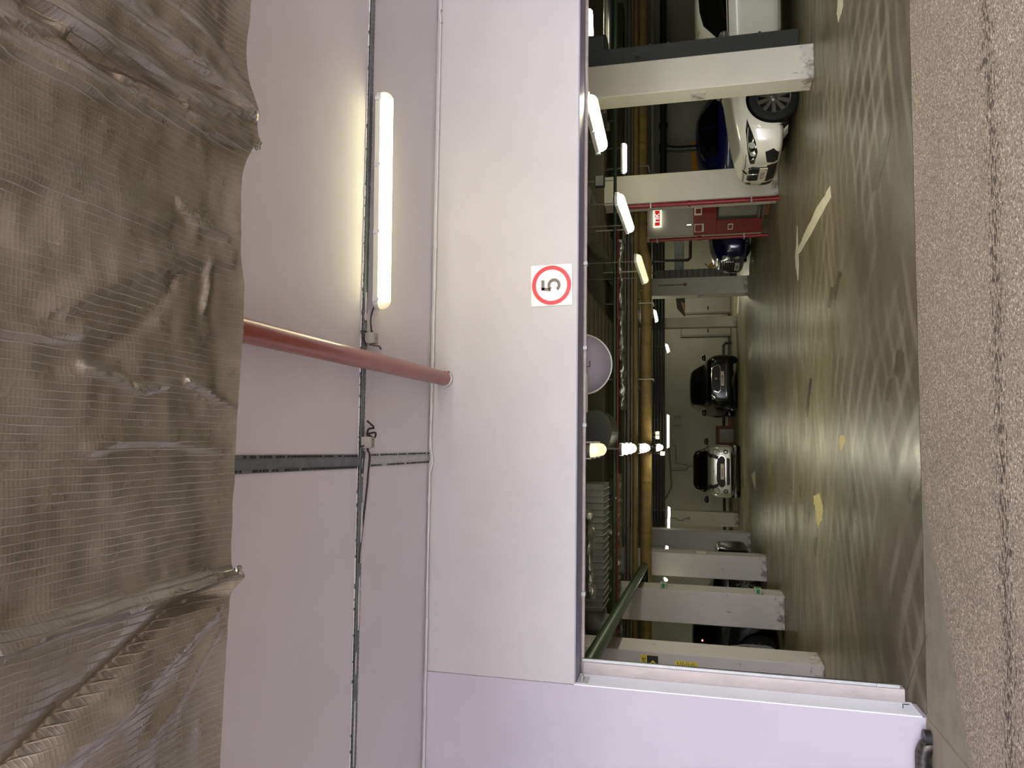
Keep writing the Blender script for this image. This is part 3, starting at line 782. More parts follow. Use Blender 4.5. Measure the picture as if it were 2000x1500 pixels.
# ================================================================ DUCTS IN THE GARAGE
def ribbed(x0, x1, y0, y1, z0, z1, axis, step, mt, lab, name='air_duct'):
    r = empty(name, ((x0+x1)/2, (y0+y1)/2, z0), lab, 'duct')
    b = MB().box(x0, x1, y0, y1, z0, z1); a, e = (x0, x1) if axis == 'X' else (y0, y1); t = a+step/2
    while t < e:
        if axis == 'X': b.box(t-.008, t+.008, y0-.012, y1+.012, z0-.012, z1+.012)
        else: b.box(x0-.012, x1+.012, t-.012, t+.012, z0-.012, z1+.012)
        t += step
    build_rel(b, 'ribbed_body', M[mt], r, bevel=.004); return r
Yd = 9.9
q0, q1 = at(1145, 945, Yd), at(1178, 1195, Yd)
ribbed(q1.x, q0.x, Yd, Yd+.6, q1.z, 3.05, 'X', .085, 'duct_grey', 'ribbed grey sheet metal duct under the ceiling beside the fat green pipe')
ed = empty('duct_elbow', (q1.x, Yd+.3, q1.z), 'curved end of grey duct dropping beside the green slanting pipe', 'duct')
P = []
for k in range(9):
    a = math.pi/2*k/8; P.append((q1.x-.02-.28*math.sin(a), Yd+.3, q1.z+.2-.28*(1-math.cos(a))))
build_rel(MB().tube(P, .19, 20), 'elbow', M['duct_grey'], ed, smooth=True)
# arched dark duct
q = at(1150, 842, 10.0); ad = empty('arched_duct', (q.x, 10, 2.6), 'dark round-topped duct end behind the lintel beside the red pipe', 'duct')
pr = [(-.28, .57)]+[(-.28*math.cos(math.pi*k/16), -.0-.2*math.sin(math.pi*k/16)) for k in range(17)]+[(.28, .57)]
zc_ = zat(1166, 10)
build_rel(MB().prism([(q.x-.0+a, zc_+b2) for a, b2 in pr], 10.0, 10.9, lambda a, c_, h: (a, h, c_)), 'duct_shell', M['duct_dark'], ad, bevel=.01)
# foil wrapped flexible ducts: lumpy tubes
def lumpy(pts, r, mt, lab, seed=0, n=18, sub=60):
    root = empty('foil_flex_duct', pts[0], lab, 'duct'); pts = [Vector(p) for p in pts]; out = []
    for i in range(sub+1):
        t = i/sub*(len(pts)-1); k = min(int(t), len(pts)-2); out.append(pts[k].lerp(pts[k+1], t-k))
    mb = MB(); mb.tube(out, r, n)
    mb.v = [tuple(Vector(v)+Vector((noise.noise(Vector(v)*9+Vector((seed, 0, 0))), noise.noise(Vector(v)*9+Vector((0, seed, 5))), noise.noise(Vector(v)*11+Vector((0, 9, seed)))))*.035) for v in mb.v]
    build_rel(mb, 'foil_wrap', M[mt], root, smooth=False)
    for k in (sub//5, sub*4//5):
        q = out[k]; build_rel(MB().tube([q, (q.x, q.y, 3.33)], .008, 6), 'hanger', M['grey_pipe'], root)
    return root
y_ = 12.6
lumpy([at(1201, 1245, y_), at(1199, 1100, y_), at(1200, 925, y_)], .12, 'foil_g', 'long crumpled foil duct behind the thin green pipe', 3)
lumpy([at(1215, 800, 14), at(1214, 700, 14), at(1212, 560, 14), at(1210, 470, 14)], .075, 'foil_g', 'crumpled foil duct passing behind the round mirror', 9)
lumpy([at(1154, 1170, 8.9), at(1152, 1060, 8.9), at(1150, 1000, 8.9)], .05, 'foil_g', 'thin foil-wrapped hose close behind the lintel beside the ribbed duct', 5, sub=40)
# long rectangular duct running into the depth at right
xa, xb_ = 1.45, 2.2
ribbed(xa, xb_, 8.6, 26, 2.98, 3.25, 'Y', .5, 'duct_brown', 'long brown ribbed duct running into the depth under the garage ceiling')
ribbed(3.25, 3.75, 8.4, 22, 2.95, 3.18, 'Y', .6, 'duct_brown', 'second brown duct running deep beside the wider one')
ribbed(-8.8, 1.3, 20.3, 20.8, 2.75, 3.04, 'X', .35, 'duct_grey', 'grey ribbed duct crossing behind the yellow pipe')
# vertical grey duct right of near column
zq = 0.22
vd = empty('downpipe_duct', (r1w+.2, r1y+.3, 0), 'dark grey vertical duct with straps against the big cream column', 'duct')
xa = r1w+.015; ya = r1y+.12
build_rel(MB().box(xa, xa+.26, ya, ya+.25, .16, 3.0), 'duct_body', M['duct_dark'], vd, bevel=.008)
b = MB()
for z_ in (.62, 1.75, 1.98, 2.35): b.box(xa-.008, xa+.268, ya-.01, ya+.26, z_-.014, z_+.014)
each(b, 'strap', M['duct_dark'], vd)
build_rel(MB().box(xa+.03, xa+.5, ya+.02, ya+.3, 2.55, 3.0), 'elbow_box', M['duct_dark'], vd, bevel=.04)
build_rel(MB().tube([(xa+.1, ya-.012, 2.12), (xa+.1, ya-.03, 2.12), (xa+.14, ya-.03, 2.2)], .008, 8), 'latch', M['chrome'], vd)
# ribbed duct at r4
q = atz(1440, 535, .1)
x4 = at(1461, 541, r4p.y).x+.06
r4d = empty('downpipe_duct', (x4+.12, r4p.y+.2, 0), 'pale grey slatted duct standing against the distant cream column', 'duct')
build_rel(MB().box(x4, x4+.24, r4p.y+.05, r4p.y+.3, .5, 2.6), 'duct_body', M['duct_grey'], r4d)
b = MB()
for k in range(12): b.box(x4-.004, x4+.244, r4p.y+.03, r4p.y+.31, .55+k*.16, .57+k*.16)
build_rel(b, 'slat_pattern', M['duct_dark'], r4d)
build_rel(MB().box(x4-.0, x4+.3, r4p.y+.04, r4p.y+.32, .3, .5), 'foot', M['blackr'], r4d)

# ================================================================ GARAGE LAMPS
LH = 2.22
# row running into the depth, seen end on
ends = [(6.1, 'lit batten lamp seen end-on directly under the lintel, brightest of its row'), (8.5, 'second lamp from the lintel in the row seen end-on'), (10.9, 'third lamp from the lintel in the row seen end-on, against the yellow pipe'), (14.6, 'farthest small lamp of the row seen end-on')]
cent = [(1160, 880, 30), (1221, 878, 21), (1255, 876.5, 16), (1286, 875, 11)]
for (px, py, wpx), (yy_, lab) in zip(cent, ends):
    q = at(px, py, yy_); ww = .115
    lamp((q.x, yy_, q.z+.035), (q.x, yy_+.62 if yy_ < 7 else yy_+1.2, q.z+.035), lab, ww, 'lamp_dim' if yy_ < 7 else 'lamp_gar', None, 3, 'lamp_base_dark', hang=3.32-q.z-.04 if yy_ > 7 else 1.0)
# row A
rowA = [((1148, 192), (1172, 292), 'bright slanting lamp beside the big cream column'), ((1206, 386), (1228, 447), 'bright slanting lamp above the red hose cabinet'),
        ((1243, 503), (1260, 553), 'slanting lamp under the thick yellow pipe, duller than its neighbours'), ((1277, 607), (1281, 628), 'small lit lamp among the black pipes beyond the round mirror'),
        ((1300, 674), (1304, 687), 'small lit lamp above the black SUV mirror')]
for i, (a_, b_, lab) in enumerate(rowA):
    zz_ = LH if i < 3 else 2.24
    p0, p1 = atz(*a_, zz_), atz(*b_, zz_)
    if i < 3: p1.x = p0.x+(p1.x-p0.x)*.9
    dl = (p1-p0)
    if dl.length > 1.6: p1 = p0+dl.normalized()*1.6
    if i >= 3:
        Yl = 23.0 if i == 3 else 25.0; p0 = at(a_[0], a_[1], Yl); p1 = at(b_[0], b_[1], Yl+.4)
    lamp(p0, p1, lab, .115, 'lamp_gar' if i != 2 else 'lamp_dim', None, 3, hang=.5)
for (a_, b_, Y, lab) in (((1217, 280), (1217, 339), 12.4, 'short bright lamp between the two nearest cream columns'),
                         ((1303, 810), (1303, 875), 24.5, 'bright lamp on the back wall above the gap between the two front-facing cars'),
                         ((1305, 990), (1304, 1036), 23.5, 'bright lamp in front of the brightly lit white column'),
                         ((1301, 1066), (1299, 1076), 19.5, 'tiny lit lamp in the gap before the dim grey column'),
                         ((1297, 1128), (1299, 1136), 16.2, 'tiny lit lamp in the gap behind the column with green signs'),
                         ((1149, 18), (1151, 76), 10.5, 'bright lamp above the white sedan roof beyond the big column')):
    lamp(at(*a_, Y), at(*b_, Y), lab, .10, 'lamp_gar', None, 0, hang=.3)
# unseen fill lamps added behind the columns to light parked cars and column faces
for (x, y, lab) in ((-6.3, 8.2, 'unseen fill lamp added above the black car with the red light'), (-6.3, 21.0, 'unseen fill lamp added deep behind the plain grey column'), (7.6, 21.0, 'unseen fill lamp added deep behind the retro car')):
    lamp((x-.6, y, 2.5), (x+.6, y, 2.5), lab, .11, 'lamp_gar', hang=.6)
for (x, y, lab) in ((5.98, 29.6, 'unseen fill lamp added by the back wall behind the distant cream column'), (-6.1, 29.0, 'unseen fill lamp added by the back wall behind the row of grey columns')):  # stronger unseen lamps added to brighten the back wall
    lamp((x-.3, y, 2.9), (x+.3, y, 2.9), lab, .12, 'lamp_fill', hang=.6)

# ================================================================ ROUND MIRROR
q = at(1136, 712, 6.6); rad = 62/1504*6.6
mr = empty('convex_mirror', (q.x, 6.6, q.z), 'round grey back of a convex traffic mirror hanging behind the lintel', 'mirror')
prof = [(0.001, -.045), (rad*.3, -.042), (rad*.6, -.032), (rad*.85, -.016), (rad*.97, 0)]
o = MB().lathe(prof, 48).build('mirror_shell', M['mirror_back'], mr, smooth=True)
b = MB().lathe([(rad*.96, -.006), (rad*1.0, -.006), (rad*1.01, .008), (rad*.96, .012)], 48); b.build('rim', M['rim_light'], mr, smooth=True)
MB().lathe([(.001, .06), (rad*.5, .045), (rad*.95, .011)], 40).build('mirror_face', M['chrome'], mr, smooth=True)
MB().tube([(-.02, -.05, -.03), (-.02, -.05, -.075), (.03, -.05, -.075)], .004, 6).build('bracket_mark', M['trim_black'], mr)
MB().tube([(0, -.02, rad*.2), (0, .02, .5), (0, .02, 3.33-q.z)], .012, 8).build('hanger', M['grey_pipe'], mr)
for ob in mr.children: ob.rotation_euler = (R(6), 0, R(-4))
q = at(1146, 770, 6.3)
br = empty('mirror_bracket', (q.x, 6.3, q.z), 'pale metal strip behind the lintel below the round mirror', 'bracket')
build_rel(MB().box(at(1146, 805, 6.3).x, at(1146, 730, 6.3).x, 6.29, 6.33, q.z-.006, q.z+.03), 'strip', M['lamp_base'], br)
build_rel(MB().box(q.x+.1, q.x+.12, 6.3, 6.32, q.z+.03, 3.33), 'hanger', M['grey_pipe'], br)

# ================================================================ CARS
def spl(a, t):   # sample table [(x,val..)] smoothstep-free linear
    for (x0, *v0), (x1, *v1) in zip(a[:-1], a[1:]):
        if x0 <= t <= x1:
            k = (t-x0)/(x1-x0); return [p+(q-p)*k for p, q in zip(v0, v1)]
    return a[-1][1:] if t > a[-1][0] else a[0][1:]
def car_body(st):
    """st: stations (x, half width, z bottom, z belt, roof half width, z top). returns mesh verts/faces lofted, nose at x=0, tail negative"""
    secs = []
    for (x, w_, zb, zl, wr, zt_) in st:
        zm = zb+(zl-zb)*.45
        secs.append([(x, 0, zb), (x, w_*.55, zb), (x, w_*.93, zb+.02), (x, w_*.995, zb+(zl-zb)*.2), (x, w_, zm), (x, w_*.985, zb+(zl-zb)*.8), (x, w_*.93, zl),
                     (x, (w_*.9+wr)/2*.99, zl+(zt_-zl)*.42), (x, wr, zl+(zt_-zl)*.86), (x, wr*.82, zl+(zt_-zl)*.975), (x, wr*.4, zt_), (x, 0, zt_)])
    n = len(secs[0]); vs = []; fs = []
    for s_ in secs: vs += s_
    full = len(vs)
    for s_ in secs: vs += [(x, -y, z_) for x, y, z_ in s_]
    for i in range(len(secs)-1):
        for k in range(n-1):
            fs.append((i*n+k, i*n+k+1, (i+1)*n+k+1, (i+1)*n+k)); fs.append((full+i*n+k+1, full+i*n+k, full+(i+1)*n+k, full+(i+1)*n+k+1))
    for i in (0, len(secs)-1):
        for k in range(n-1):
            fs.append((i*n+k, i*n+k+1, full+i*n+k+1, full+i*n+k))
    bm = bmesh.new(); bv = [bm.verts.new(v) for v in vs]
    for f in fs:
        u = []
        for q in f:
            if bv[q] not in u: u.append(bv[q])
        try: bm.faces.new(u)
        except Exception: pass
    bmesh.ops.remove_doubles(bm, verts=bm.verts, dist=1e-5)
    bmesh.ops.recalc_face_normals(bm, faces=bm.faces)
    return bm
def subdiv(bm, lv=2):
    me = bpy.data.meshes.new('t'); bm.to_mesh(me); o = bpy.data.objects.new('t', me); col.objects.link(o)
    md = o.modifiers.new('s', 'SUBSURF'); md.levels = lv; md.render_levels = lv
    dg = bpy.context.evaluated_depsgraph_get(); me2 = bpy.data.meshes.new_from_object(o.evaluated_get(dg)); bpy.data.objects.remove(o)
    return me2
def patch(bvh, poly, frame, name, mt, parent, off=.006, step=.05, hole=None, skirt=.02):
    """project a 2D outline onto the body along a direction: frame=(origin, a axis, b axis, ray dir)"""
    O, A, B, D = [Vector(v) for v in frame]; D.normalize()
    bd = []
    for (x0, y0), (x1, y1) in zip(poly, poly[1:]+poly[:1]):
        n = max(1, int(math.hypot(x1-x0, y1-y0)/step))
        bd += [(x0+(x1-x0)*k/n, y0+(y1-y0)*k/n) for k in range(n)]
    nb = len(bd); pts = [Vector(p) for p in bd]
    xs = [p[0] for p in bd]; ys = [p[1] for p in bd]
    def inside(x, y):
        c = False
        for i in range(nb):
            xa_, ya_ = bd[i]; xb2, yb2 = bd[i-1]
            if (ya_ > y) != (yb2 > y) and x < (xb2-xa_)*(y-ya_)/(yb2-ya_)+xa_: c = not c
        return c
    x = min(xs)+step*.5
    while x < max(xs):
        y = min(ys)+step*.5
        while y < max(ys):
            if inside(x, y) and min((x-p[0])**2+(y-p[1])**2 for p in bd) > (step*.4)**2: pts.append(Vector((x, y)))
            y += step
        x += step
    r = delaunay_2d_cdt(pts, [(i, (i+1) % nb) for i in range(nb)], [list(range(nb))], 1, 1e-6)
    v2, e2, f2 = r[0], r[1], r[2]
    vs = []; last = None
    for p in v2:
        src = O+A*p.x+B*p.y-D*5
        h, nrm, idx, dist = bvh.ray_cast(src, D)
        if h is None: h = src+D*(last if last else 5)
        else: last = dist
        vs.append(h-D*off)
    n = len(vs); back = [v+D*(skirt+off) for v in vs]
    mb = MB(); fs = [tuple(f) for f in f2]
    # boundary edges
    cnt = {}
    for f in f2:
        for i in range(len(f)):
            k = tuple(sorted((f[i], f[(i+1) % len(f)]))); cnt[k] = cnt.get(k, 0)+1
    for (a, c), q in cnt.items():
        if q == 1: fs.append((a, c, n+c, n+a))
    mb.add(vs+back, fs)
    return mb.build(name, mt, parent, smooth=True)
def circ(cx, cy, r, n=20, sy=1): return [(cx+r*math.cos(2*math.pi*k/n), cy+r*sy*math.sin(2*math.pi*k/n)) for k in range(n)]
def wheel(parent, x, y, side, r=.33, rim=.225, spokes=10, w_=.21, rm='rim'):
    wl = bpy.data.objects.new('wheel', None); put(wl, parent); wl.location = (x, y, r); wl.empty_display_size = .1
    s = side
    tp = [(rim*.98, 0), (rim*1.03, -.012*0), (r*.9, -.0), (r*.985, .02), (r, .05), (r, w_-.05), (r*.985, w_-.02), (r*.9, w_), (rim*.98, w_)]
    MB().lathe([(a, -s*h) for a, h in tp], 40).build('tyre', M['tyre'], wl, smooth=True)
    b = MB().lathe([(rim, -s*.0), (rim*.97, -s*.012), (rim*.93, -s*.014), (rim*.9, -s*.06), (rim*.9, -s*.16)], 40)
    for k in range(spokes):
        a = 2*math.pi*k/spokes; d = Vector((math.cos(a), 0, math.sin(a))); t = Vector((-math.sin(a), 0, math.cos(a))); yv = Vector((0, -s, 0))
        i0, i1 = rim*.16, rim*.95; w0, w1 = rim*.085, rim*.13
        vs = [d*i0+t*w0+yv*.03, d*i0-t*w0+yv*.03, d*i1-t*w1+yv*.012, d*i1+t*w1+yv*.012]
        vs += [v+yv*.03 for v in vs]; b.add(vs, [(0,1,2,3),(7,6,5,4),(0,4,5,1),(1,5,6,2),(2,6,7,3),(3,7,4,0)])
    b.lathe([(.001, -s*.018), (rim*.17, -s*.02), (rim*.24, -s*.034), (rim*.24, -s*.07)], 24)
    b.build('rim', M[rm], wl, smooth=True)
    MB().lathe([(.001, -s*.09), (rim*.9, -s*.09)], 32).build('brake_disc', M['trim_black'], wl)
    return wl
def car(name, loc, heading, st, paint, label, wx=(.82, 3.55), hw=.9, wr=.33, rim=.225, spokes=10, roofm=None, wins=None, cat='car', arch=1.13):
    """heading: world angle of the nose direction"""
    root = empty(name, loc, label, cat, heading)
    bm = car_body(st); me = subdiv(bm, 3); bm.free()
    bm = bmesh.new(); bm.from_mesh(me); bvh = BVHTree.FromBMesh(bm); bm.free()
    # cut real wheel wells
    bm = bmesh.new(); bm.from_mesh(me); rr = wr*arch
    kill = [f for f in bm.faces if any(abs(v.co.y) > hw*.42 and math.hypot(v.co.x+x, v.co.z-wr) < rr+.035 for v in f.verts for x in wx)]
    bmesh.ops.delete(bm, geom=kill, context='FACES'); bm.to_mesh(me); bm.free()
    me.materials.append(paint); me.shade_smooth(); me.name = 'body'
    body = put(bpy.data.objects.new('body', me), root)
    Zu, Xf = Vector((0, 0, 1)), Vector((1, 0, 0))
    for s in (-1, 1):
        fr = (Vector((0, 0, 0)), Xf, Zu, Vector((0, -s, 0)))
        for x in wx:
            rr = wr*arch
            angs = [R(-28)+R(236)*k/28 for k in range(29)]
            lip = [(-x+rr*math.cos(a), wr+rr*math.sin(a)) for a in angs]+[(-x+(rr+.085)*math.cos(a), wr+(rr+.085)*math.sin(a)) for a in angs[::-1]]
            patch(bvh, lip, fr, 'fender_lip', paint, root, .004, .05, skirt=.03)
            mb = MB(); o_ = Vector((-x, 0, wr))
            vs = []
            for a in angs:
                for d_ in (hw-.045, hw-.42): vs.append((-x+(rr+.03)*math.cos(a), s*d_, wr+(rr+.03)*math.sin(a)))
            n_ = len(angs); vs.append((-x, s*(hw-.42), wr))
            mb.add(vs, [(2*i, 2*i+1, 2*i+3, 2*i+2) for i in range(n_-1)]+[(2*i+1, 2*n_, 2*i+3) for i in range(n_-1)])
            mb.build('wheel_well', M['dark_pit'], root)
            w_ = wheel(root, -x, s*(hw-.015), s, wr, rim, spokes)
    return root, bvh
FR = lambda: (Vector((0, 0, 0)), Vector((0, 1, 0)), Vector((0, 0, 1)), Vector((-1, 0, 0)))      # front projection: a=y, b=z
def side(s): return (Vector((0, 0, 0)), Vector((1, 0, 0)), Vector((0, 0, 1)), Vector((0, -s, 0)))
def both(f, *a, **k):
    for s in (-1, 1): f(s, *a, **k)
def mirror(root, x, y, z_, mt, s):
    mb = MB(); c = Vector((x, s*(y+.1), z_)); bm = bmesh.new(); bmesh.ops.create_icosphere(bm, subdivisions=3, radius=1)
    for v in bm.verts: v.co = Vector((v.co.x*.065*(1 if v.co.x > 0 else .5), v.co.y*.12, v.co.z*.075))
    mb.add([v.co+c for v in bm.verts], [[q.index for q in f.verts] for f in bm.faces]); bm.free()
    o = mb.build('wing_mirror', mt, root, smooth=True)
    MB().tube([(x-.02, s*(y-.03), z_-.05), (x, s*(y+.06), z_-.03)], .022, 8).build('mirror_arm', M['trim_black'], o)
def plate(root, x, z_, txt, dk=False, tilt=0, w_=.52):
    o = MB().box(-.004, .010, -w_/2, w_/2, -.056, .056).build('number_plate', M['plate'], root, bevel=.002)
    MB().box(-.012, -.0041, -w_/2-.012, w_/2+.012, -.068, .068).build('plate_frame', M['trim_black'], o)
    o.location = (x, 0, z_); 
    text(txt, .085, M['plate_txt'], o, T(.0105, -.03, 0) @ Matrix.Rotation(R(90), 4, 'Z') @ Matrix.Rotation(R(90), 4, 'X'), 'lettering', .0008, .001, .95)
    text('777' if False else 'RUS', .028, M['plate_txt'], o, T(.0105, .215, -.035) @ Matrix.Rotation(R(90), 4, 'Z') @ Matrix.Rotation(R(90), 4, 'X'), 'lettering', .0008)
    return o

# ---- white sedan, nose to the left (heading -X)
nx = atz(1530, 347, .25).x+.47
wq = atz(1562, 236, 0)
st = [(-.005, .50, .34, .55, .36, .62), (-.04, .66, .22, .62, .48, .70), (-.16, .82, .18, .68, .60, .765), (-.38, .885, .17, .74, .68, .83), (-.8, .905, .17, .82, .72, .90), (-1.3, .905, .18, .88, .72, .965),
      (-1.46, .905, .18, .90, .70, .99), (-1.75, .905, .18, .925, .62, 1.19), (-2.1, .905, .18, .935, .57, 1.385), (-2.5, .905, .18, .94, .56, 1.43), (-3.2, .905, .18, .95, .55, 1.41), (-3.75, .90, .19, .96, .53, 1.26), (-4.1, .88, .2, .97, .6, 1.08), (-4.5, .82, .28, .93, .6, 1.02), (-4.62, .66, .38, .8, .5, .9)]
CY = wq.y+.9+.02
bmw, bv = car('sedan_car', (nx, CY, 0), math.pi, st, M['car_white'], 'white sedan parked nose-out between two cream columns, dirty number plate', (.80, 3.58), .905, .335, .235)
# after the rotation the side facing us is local +y
def wins(root, bvh, mt, s, front, topz, xs_, belt=.97, cols='glass'):
    pass
for s in (-1, 1):
    patch(bv, [(-1.62, .955), (-1.80, 1.06), (-2.12, 1.29), (-2.35, 1.345), (-2.62, 1.365), (-2.66, .975)], side(s), 'side_window', M['glass'], bmw, .004)
    patch(bv, [(-2.72, .975), (-2.69, 1.365), (-3.15, 1.34), (-3.5, 1.22), (-3.62, 1.12), (-3.6, .985)], side(s), 'side_window', M['glass'], bmw, .004)
    patch(bv, [(-1.52, .945), (-1.55, .93), (-3.66, .96), (-3.66, .978)], side(s), 'window_trim', M['chrome'], bmw, .007, .08)
    patch(bv, [(-1.05, .28), (-1.22, .26), (-3.1, .26), (-3.1, .21), (-1.1, .21)], side(s), 'side_sill', M['trim_black'], bmw, .004, .08)
    patch(bv, [(-1.44, .86), (-1.45, .87), (-1.475, .30), (-1.465, .30)], side(s), 'door_seam', M['trim_black'], bmw, .002, .06)
    mirror(bmw, -1.72, .88, 1.01, M['car_grey'], s)
    # headlamp, wrapping round the corner: projected on the diagonal
    dg_ = Vector((-1, -s*1.0, 0)).normalized(); A = Vector((1, -s, 0)).normalized()*1.0
    fr = (Vector((-.15, s*.75, 0)), A, Vector((0, 0, 1)), dg_)
    hp = [(-.34, .70), (-.20, .715), (.05, .685), (.24, .655), (.33, .63), (.33, .575), (.22, .565), (.08, .545), (-.06, .575), (-.2, .635)]
    hl = patch(bv, hp, fr, 'headlamp', M['headlamp_dark'], bmw, .007, .04)
    for cx_, cz_, rr in ((.12, .61, .042), (-.02, .63, .045)):
        patch(bv, circ(cx_, cz_, rr), fr, 'lamp_ring', M['lens'], hl, .011, .03)
    patch(bv, [(-.24, .69), (-.1, .695), (.1, .665), (.1, .655), (-.1, .682), (-.24, .676)], fr, 'light_strip', M['lens'], hl, .010, .03)
    # lower intake
    patch(bv, [(s*.42, .30), (s*.46, .40), (s*.70, .44), (s*.74, .33), (s*.66, .25), (s*.44, .25)], FR(), 'air_intake', M['trim_black'], bmw, .006, .05)
    kp = [(s*.035, .50), (s*.03, .575), (s*.06, .635), (s*.25, .635), (s*.30, .59), (s*.26, .50), (s*.2, .475), (s*.06, .475)]
    kd = patch(bv, kp, FR(), 'grille', M['trim_black'], bmw, .010, .04)
    kpo = [(a*1.0+(s*.012 if abs(a) > .1 else -s*.008), .555+(b_-.555)*1.14) for a, b_ in kp]
    patch(bv, kpo, FR(), 'grille_surround', M['chrome'], bmw, .005, .04)
    for k in range(8):
        a0_ = s*(.055+k*.028); patch(bv, [(a0_, .49), (a0_+s*.008, .49), (a0_+s*.008, .625), (a0_, .625)], FR(), 'grille_slat', M['headlamp_dark'], kd, .02, .05, skirt=.012)
    patch(bv, [(s*.02, .70), (s*.3, .695), (s*.58, .70), (s*.58, .692), (s*.3, .686), (s*.02, .692)], FR(), 'bonnet_seam', M['trim_black'], bmw, .0015, .05)
patch(bv, [(-.34, .235), (-.37, .33), (-.33, .385), (.33, .385), (.37, .33), (.34, .235)], FR(), 'lower_grille', M['trim_black'], bmw, .006, .06)
patch(bv, circ(0, .685, .04), FR(), 'badge', M['headlamp_dark'], bmw, .004, .02)
pb = bv.ray_cast(Vector((3, 0, .43)), Vector((-1, 0, 0)))[0]
plate(bmw, pb.x+.012, .425, 'H127XO')
patch(bv, [(-.60, 1.0), (-.66, 1.03), (-.54, 1.33), (-.3, 1.37), (.3, 1.37), (.54, 1.33), (.66, 1.03), (.6, 1.0), (.3, .99), (-.3, .99)], FR(), 'windscreen', M['glass'], bmw, .006, .1)

# ---- dark blue car in the next bay, same heading
blue, bb_ = car('hatchback_car', (8.0, 15.8, 0), 0, [(x*.66, w_, zb, zl, wr_, zt_*1.0) for x, w_, zb, zl, wr_, zt_ in st], M['car_blue'], 'dark blue car with silver roof edge parked behind the white sedan', (.6, 2.4), .905, .33, .22)
for s in (-1, 1):
    patch(bb_, [(a_*.71, b_) for a_, b_ in [(-1.5, .955), (-1.68, 1.06), (-1.98, 1.29), (-2.2, 1.345), (-2.42, 1.365), (-2.46, .975)]], side(s), 'side_window', M['glass'], blue, .004)
    patch(bb_, [(a_*.71, b_) for a_, b_ in [(-2.52, .975), (-2.49, 1.365), (-2.95, 1.34), (-3.25, 1.22), (-3.35, 1.12), (-3.33, .985)]], side(s), 'side_window', M['glass'], blue, .004)
    patch(bb_, [(a_*.71, b_) for a_, b_ in [(-1.42, .96), (-1.62, 1.10), (-1.96, 1.335), (-2.2, 1.385), (-2.45, 1.402), (-3.0, 1.385), (-3.35, 1.25), (-3.35, 1.22), (-3.0, 1.345), (-2.45, 1.37), (-2.2, 1.35), (-1.99, 1.295), (-1.68, 1.065), (-1.5, .955)]], side(s), 'roof_rail', M['car_silver_trim'], blue, .012, .06)
    mirror(blue, -1.16, .88, 1.0, M['car_blue'], s)
patch(bb_, [(-.60, 1.0), (-.54, 1.33), (.54, 1.33), (.6, 1.0)], FR(), 'windscreen', M['glass'], blue, .006, .1)

# ---- small two tone saloon behind the red pipe (rounded, grey bonnet, dark blue sides)
q = atz(1474, 490, 0)
st3 = [(-.005, .45, .38, .60, .30, .74), (-.05, .64, .24, .70, .42, .88), (-.2, .80, .2, .78, .52, .98), (-.6, .86, .2, .86, .6, 1.06), (-1.2, .87, .2, .92, .64, 1.12), (-1.4, .87, .2, .95, .62, 1.15), (-1.75, .87, .2, .97, .58, 1.4), (-2.2, .87, .2, .98, .55, 1.55), (-3.2, .87, .2, .98, .55, 1.52), (-3.8, .85, .25, .98, .5, 1.3), (-4.1, .8, .35, .9, .5, 1.0)]
pt, bp_ = car('retro_car', (q.x-.25, q.y+.55, 0), math.pi+R(8), st3, M['car_blue'], 'dark blue retro car with grey bonnet and chrome slats, half hidden behind red pipe', (.8, 3.2), .87, .32, .2)
up = (Vector((0, 0, 0)), Vector((1, 0, 0)), Vector((0, 1, 0)), Vector((0, 0, -1)))
patch(bp_, [(-.12, -.42), (-.05, 0), (-.12, .42), (-1.1, .56), (-1.1, -.56)], up, 'bonnet', M['car_silver_trim'], pt, .006, .08)
for s in (-1, 1):
    patch(bp_, circ(s*.5, .68, .10), FR(), 'headlamp', M['lens'], pt, .012, .04)
    patch(bp_, [(-1.62, 1.0), (-1.95, 1.38), (-2.3, 1.46), (-2.3, 1.0)], side(s), 'side_window', M['glass'], pt, .004)
    patch(bp_, circ(s*.55, .42, .06), FR(), 'fog_lamp', M['chrome'], pt, .012, .04)
for k in range(6): patch(bp_, [(-.3, .50+k*.05), (.3, .50+k*.05), (.3, .52+k*.05), (-.3, .52+k*.05)], FR(), 'grille_bar', M['chrome'], pt, .014, .06)
pb = bp_.ray_cast(Vector((3, 0, .4)), Vector((-1, 0, 0)))[0]; plate(pt, pb.x+.012, .40, 'O316KA')

# ---- black SUV facing us (heading -Y, slightly turned)
qL, qR = at(1437, 688, 27.4), at(1437, 798, 27.4)
cx_ = (qL.x+qR.x)/2+.06; HW = .97
zs = 1.0
st4 = [(-.005, .60, .36, .72, .5, .86), (-.05, .80, .22, .82, .62, .98), (-.2, .92, .2, .9, .72, 1.06), (-.6, .95, .2, .96, .78, 1.10), (-1.1, .955, .22, 1.0, .78, 1.15), (-1.3, .955, .22, 1.03, .76, 1.19), (-1.65, .955, .22, 1.05, .70, 1.46), (-1.95, .955, .22, 1.06, .66, 1.66), (-2.4, .955, .22, 1.06, .66, 1.70), (-3.7, .95, .25, 1.06, .64, 1.66), (-4.2, .92, .3, 1.04, .62, 1.4), (-4.4, .85, .38, .95, .6, 1.1)]
suv, bs_ = car('suv_car', (cx_, 27.3, 0), -math.pi/2+R(5), st4, M['car_black'], 'black SUV facing the camera by the back wall with chrome-rimmed grille', (.92, 3.55), .95, .36, .24)
def ringpoly(pts, k, c): return [(c[0]+(a-c[0])*k, c[1]+(b_-c[1])*k) for a, b_ in pts]
gp_ = [(-.48, .68), (-.44, .80), (-.36, .90), (.36, .90), (.44, .80), (.48, .68), (.40, .62), (-.40, .62)]
patch(bs_, [(a*1.05, .76+(b_-.76)*1.13) for a, b_ in gp_], FR(), 'grille_surround', M['chrome'], suv, .006, .07)
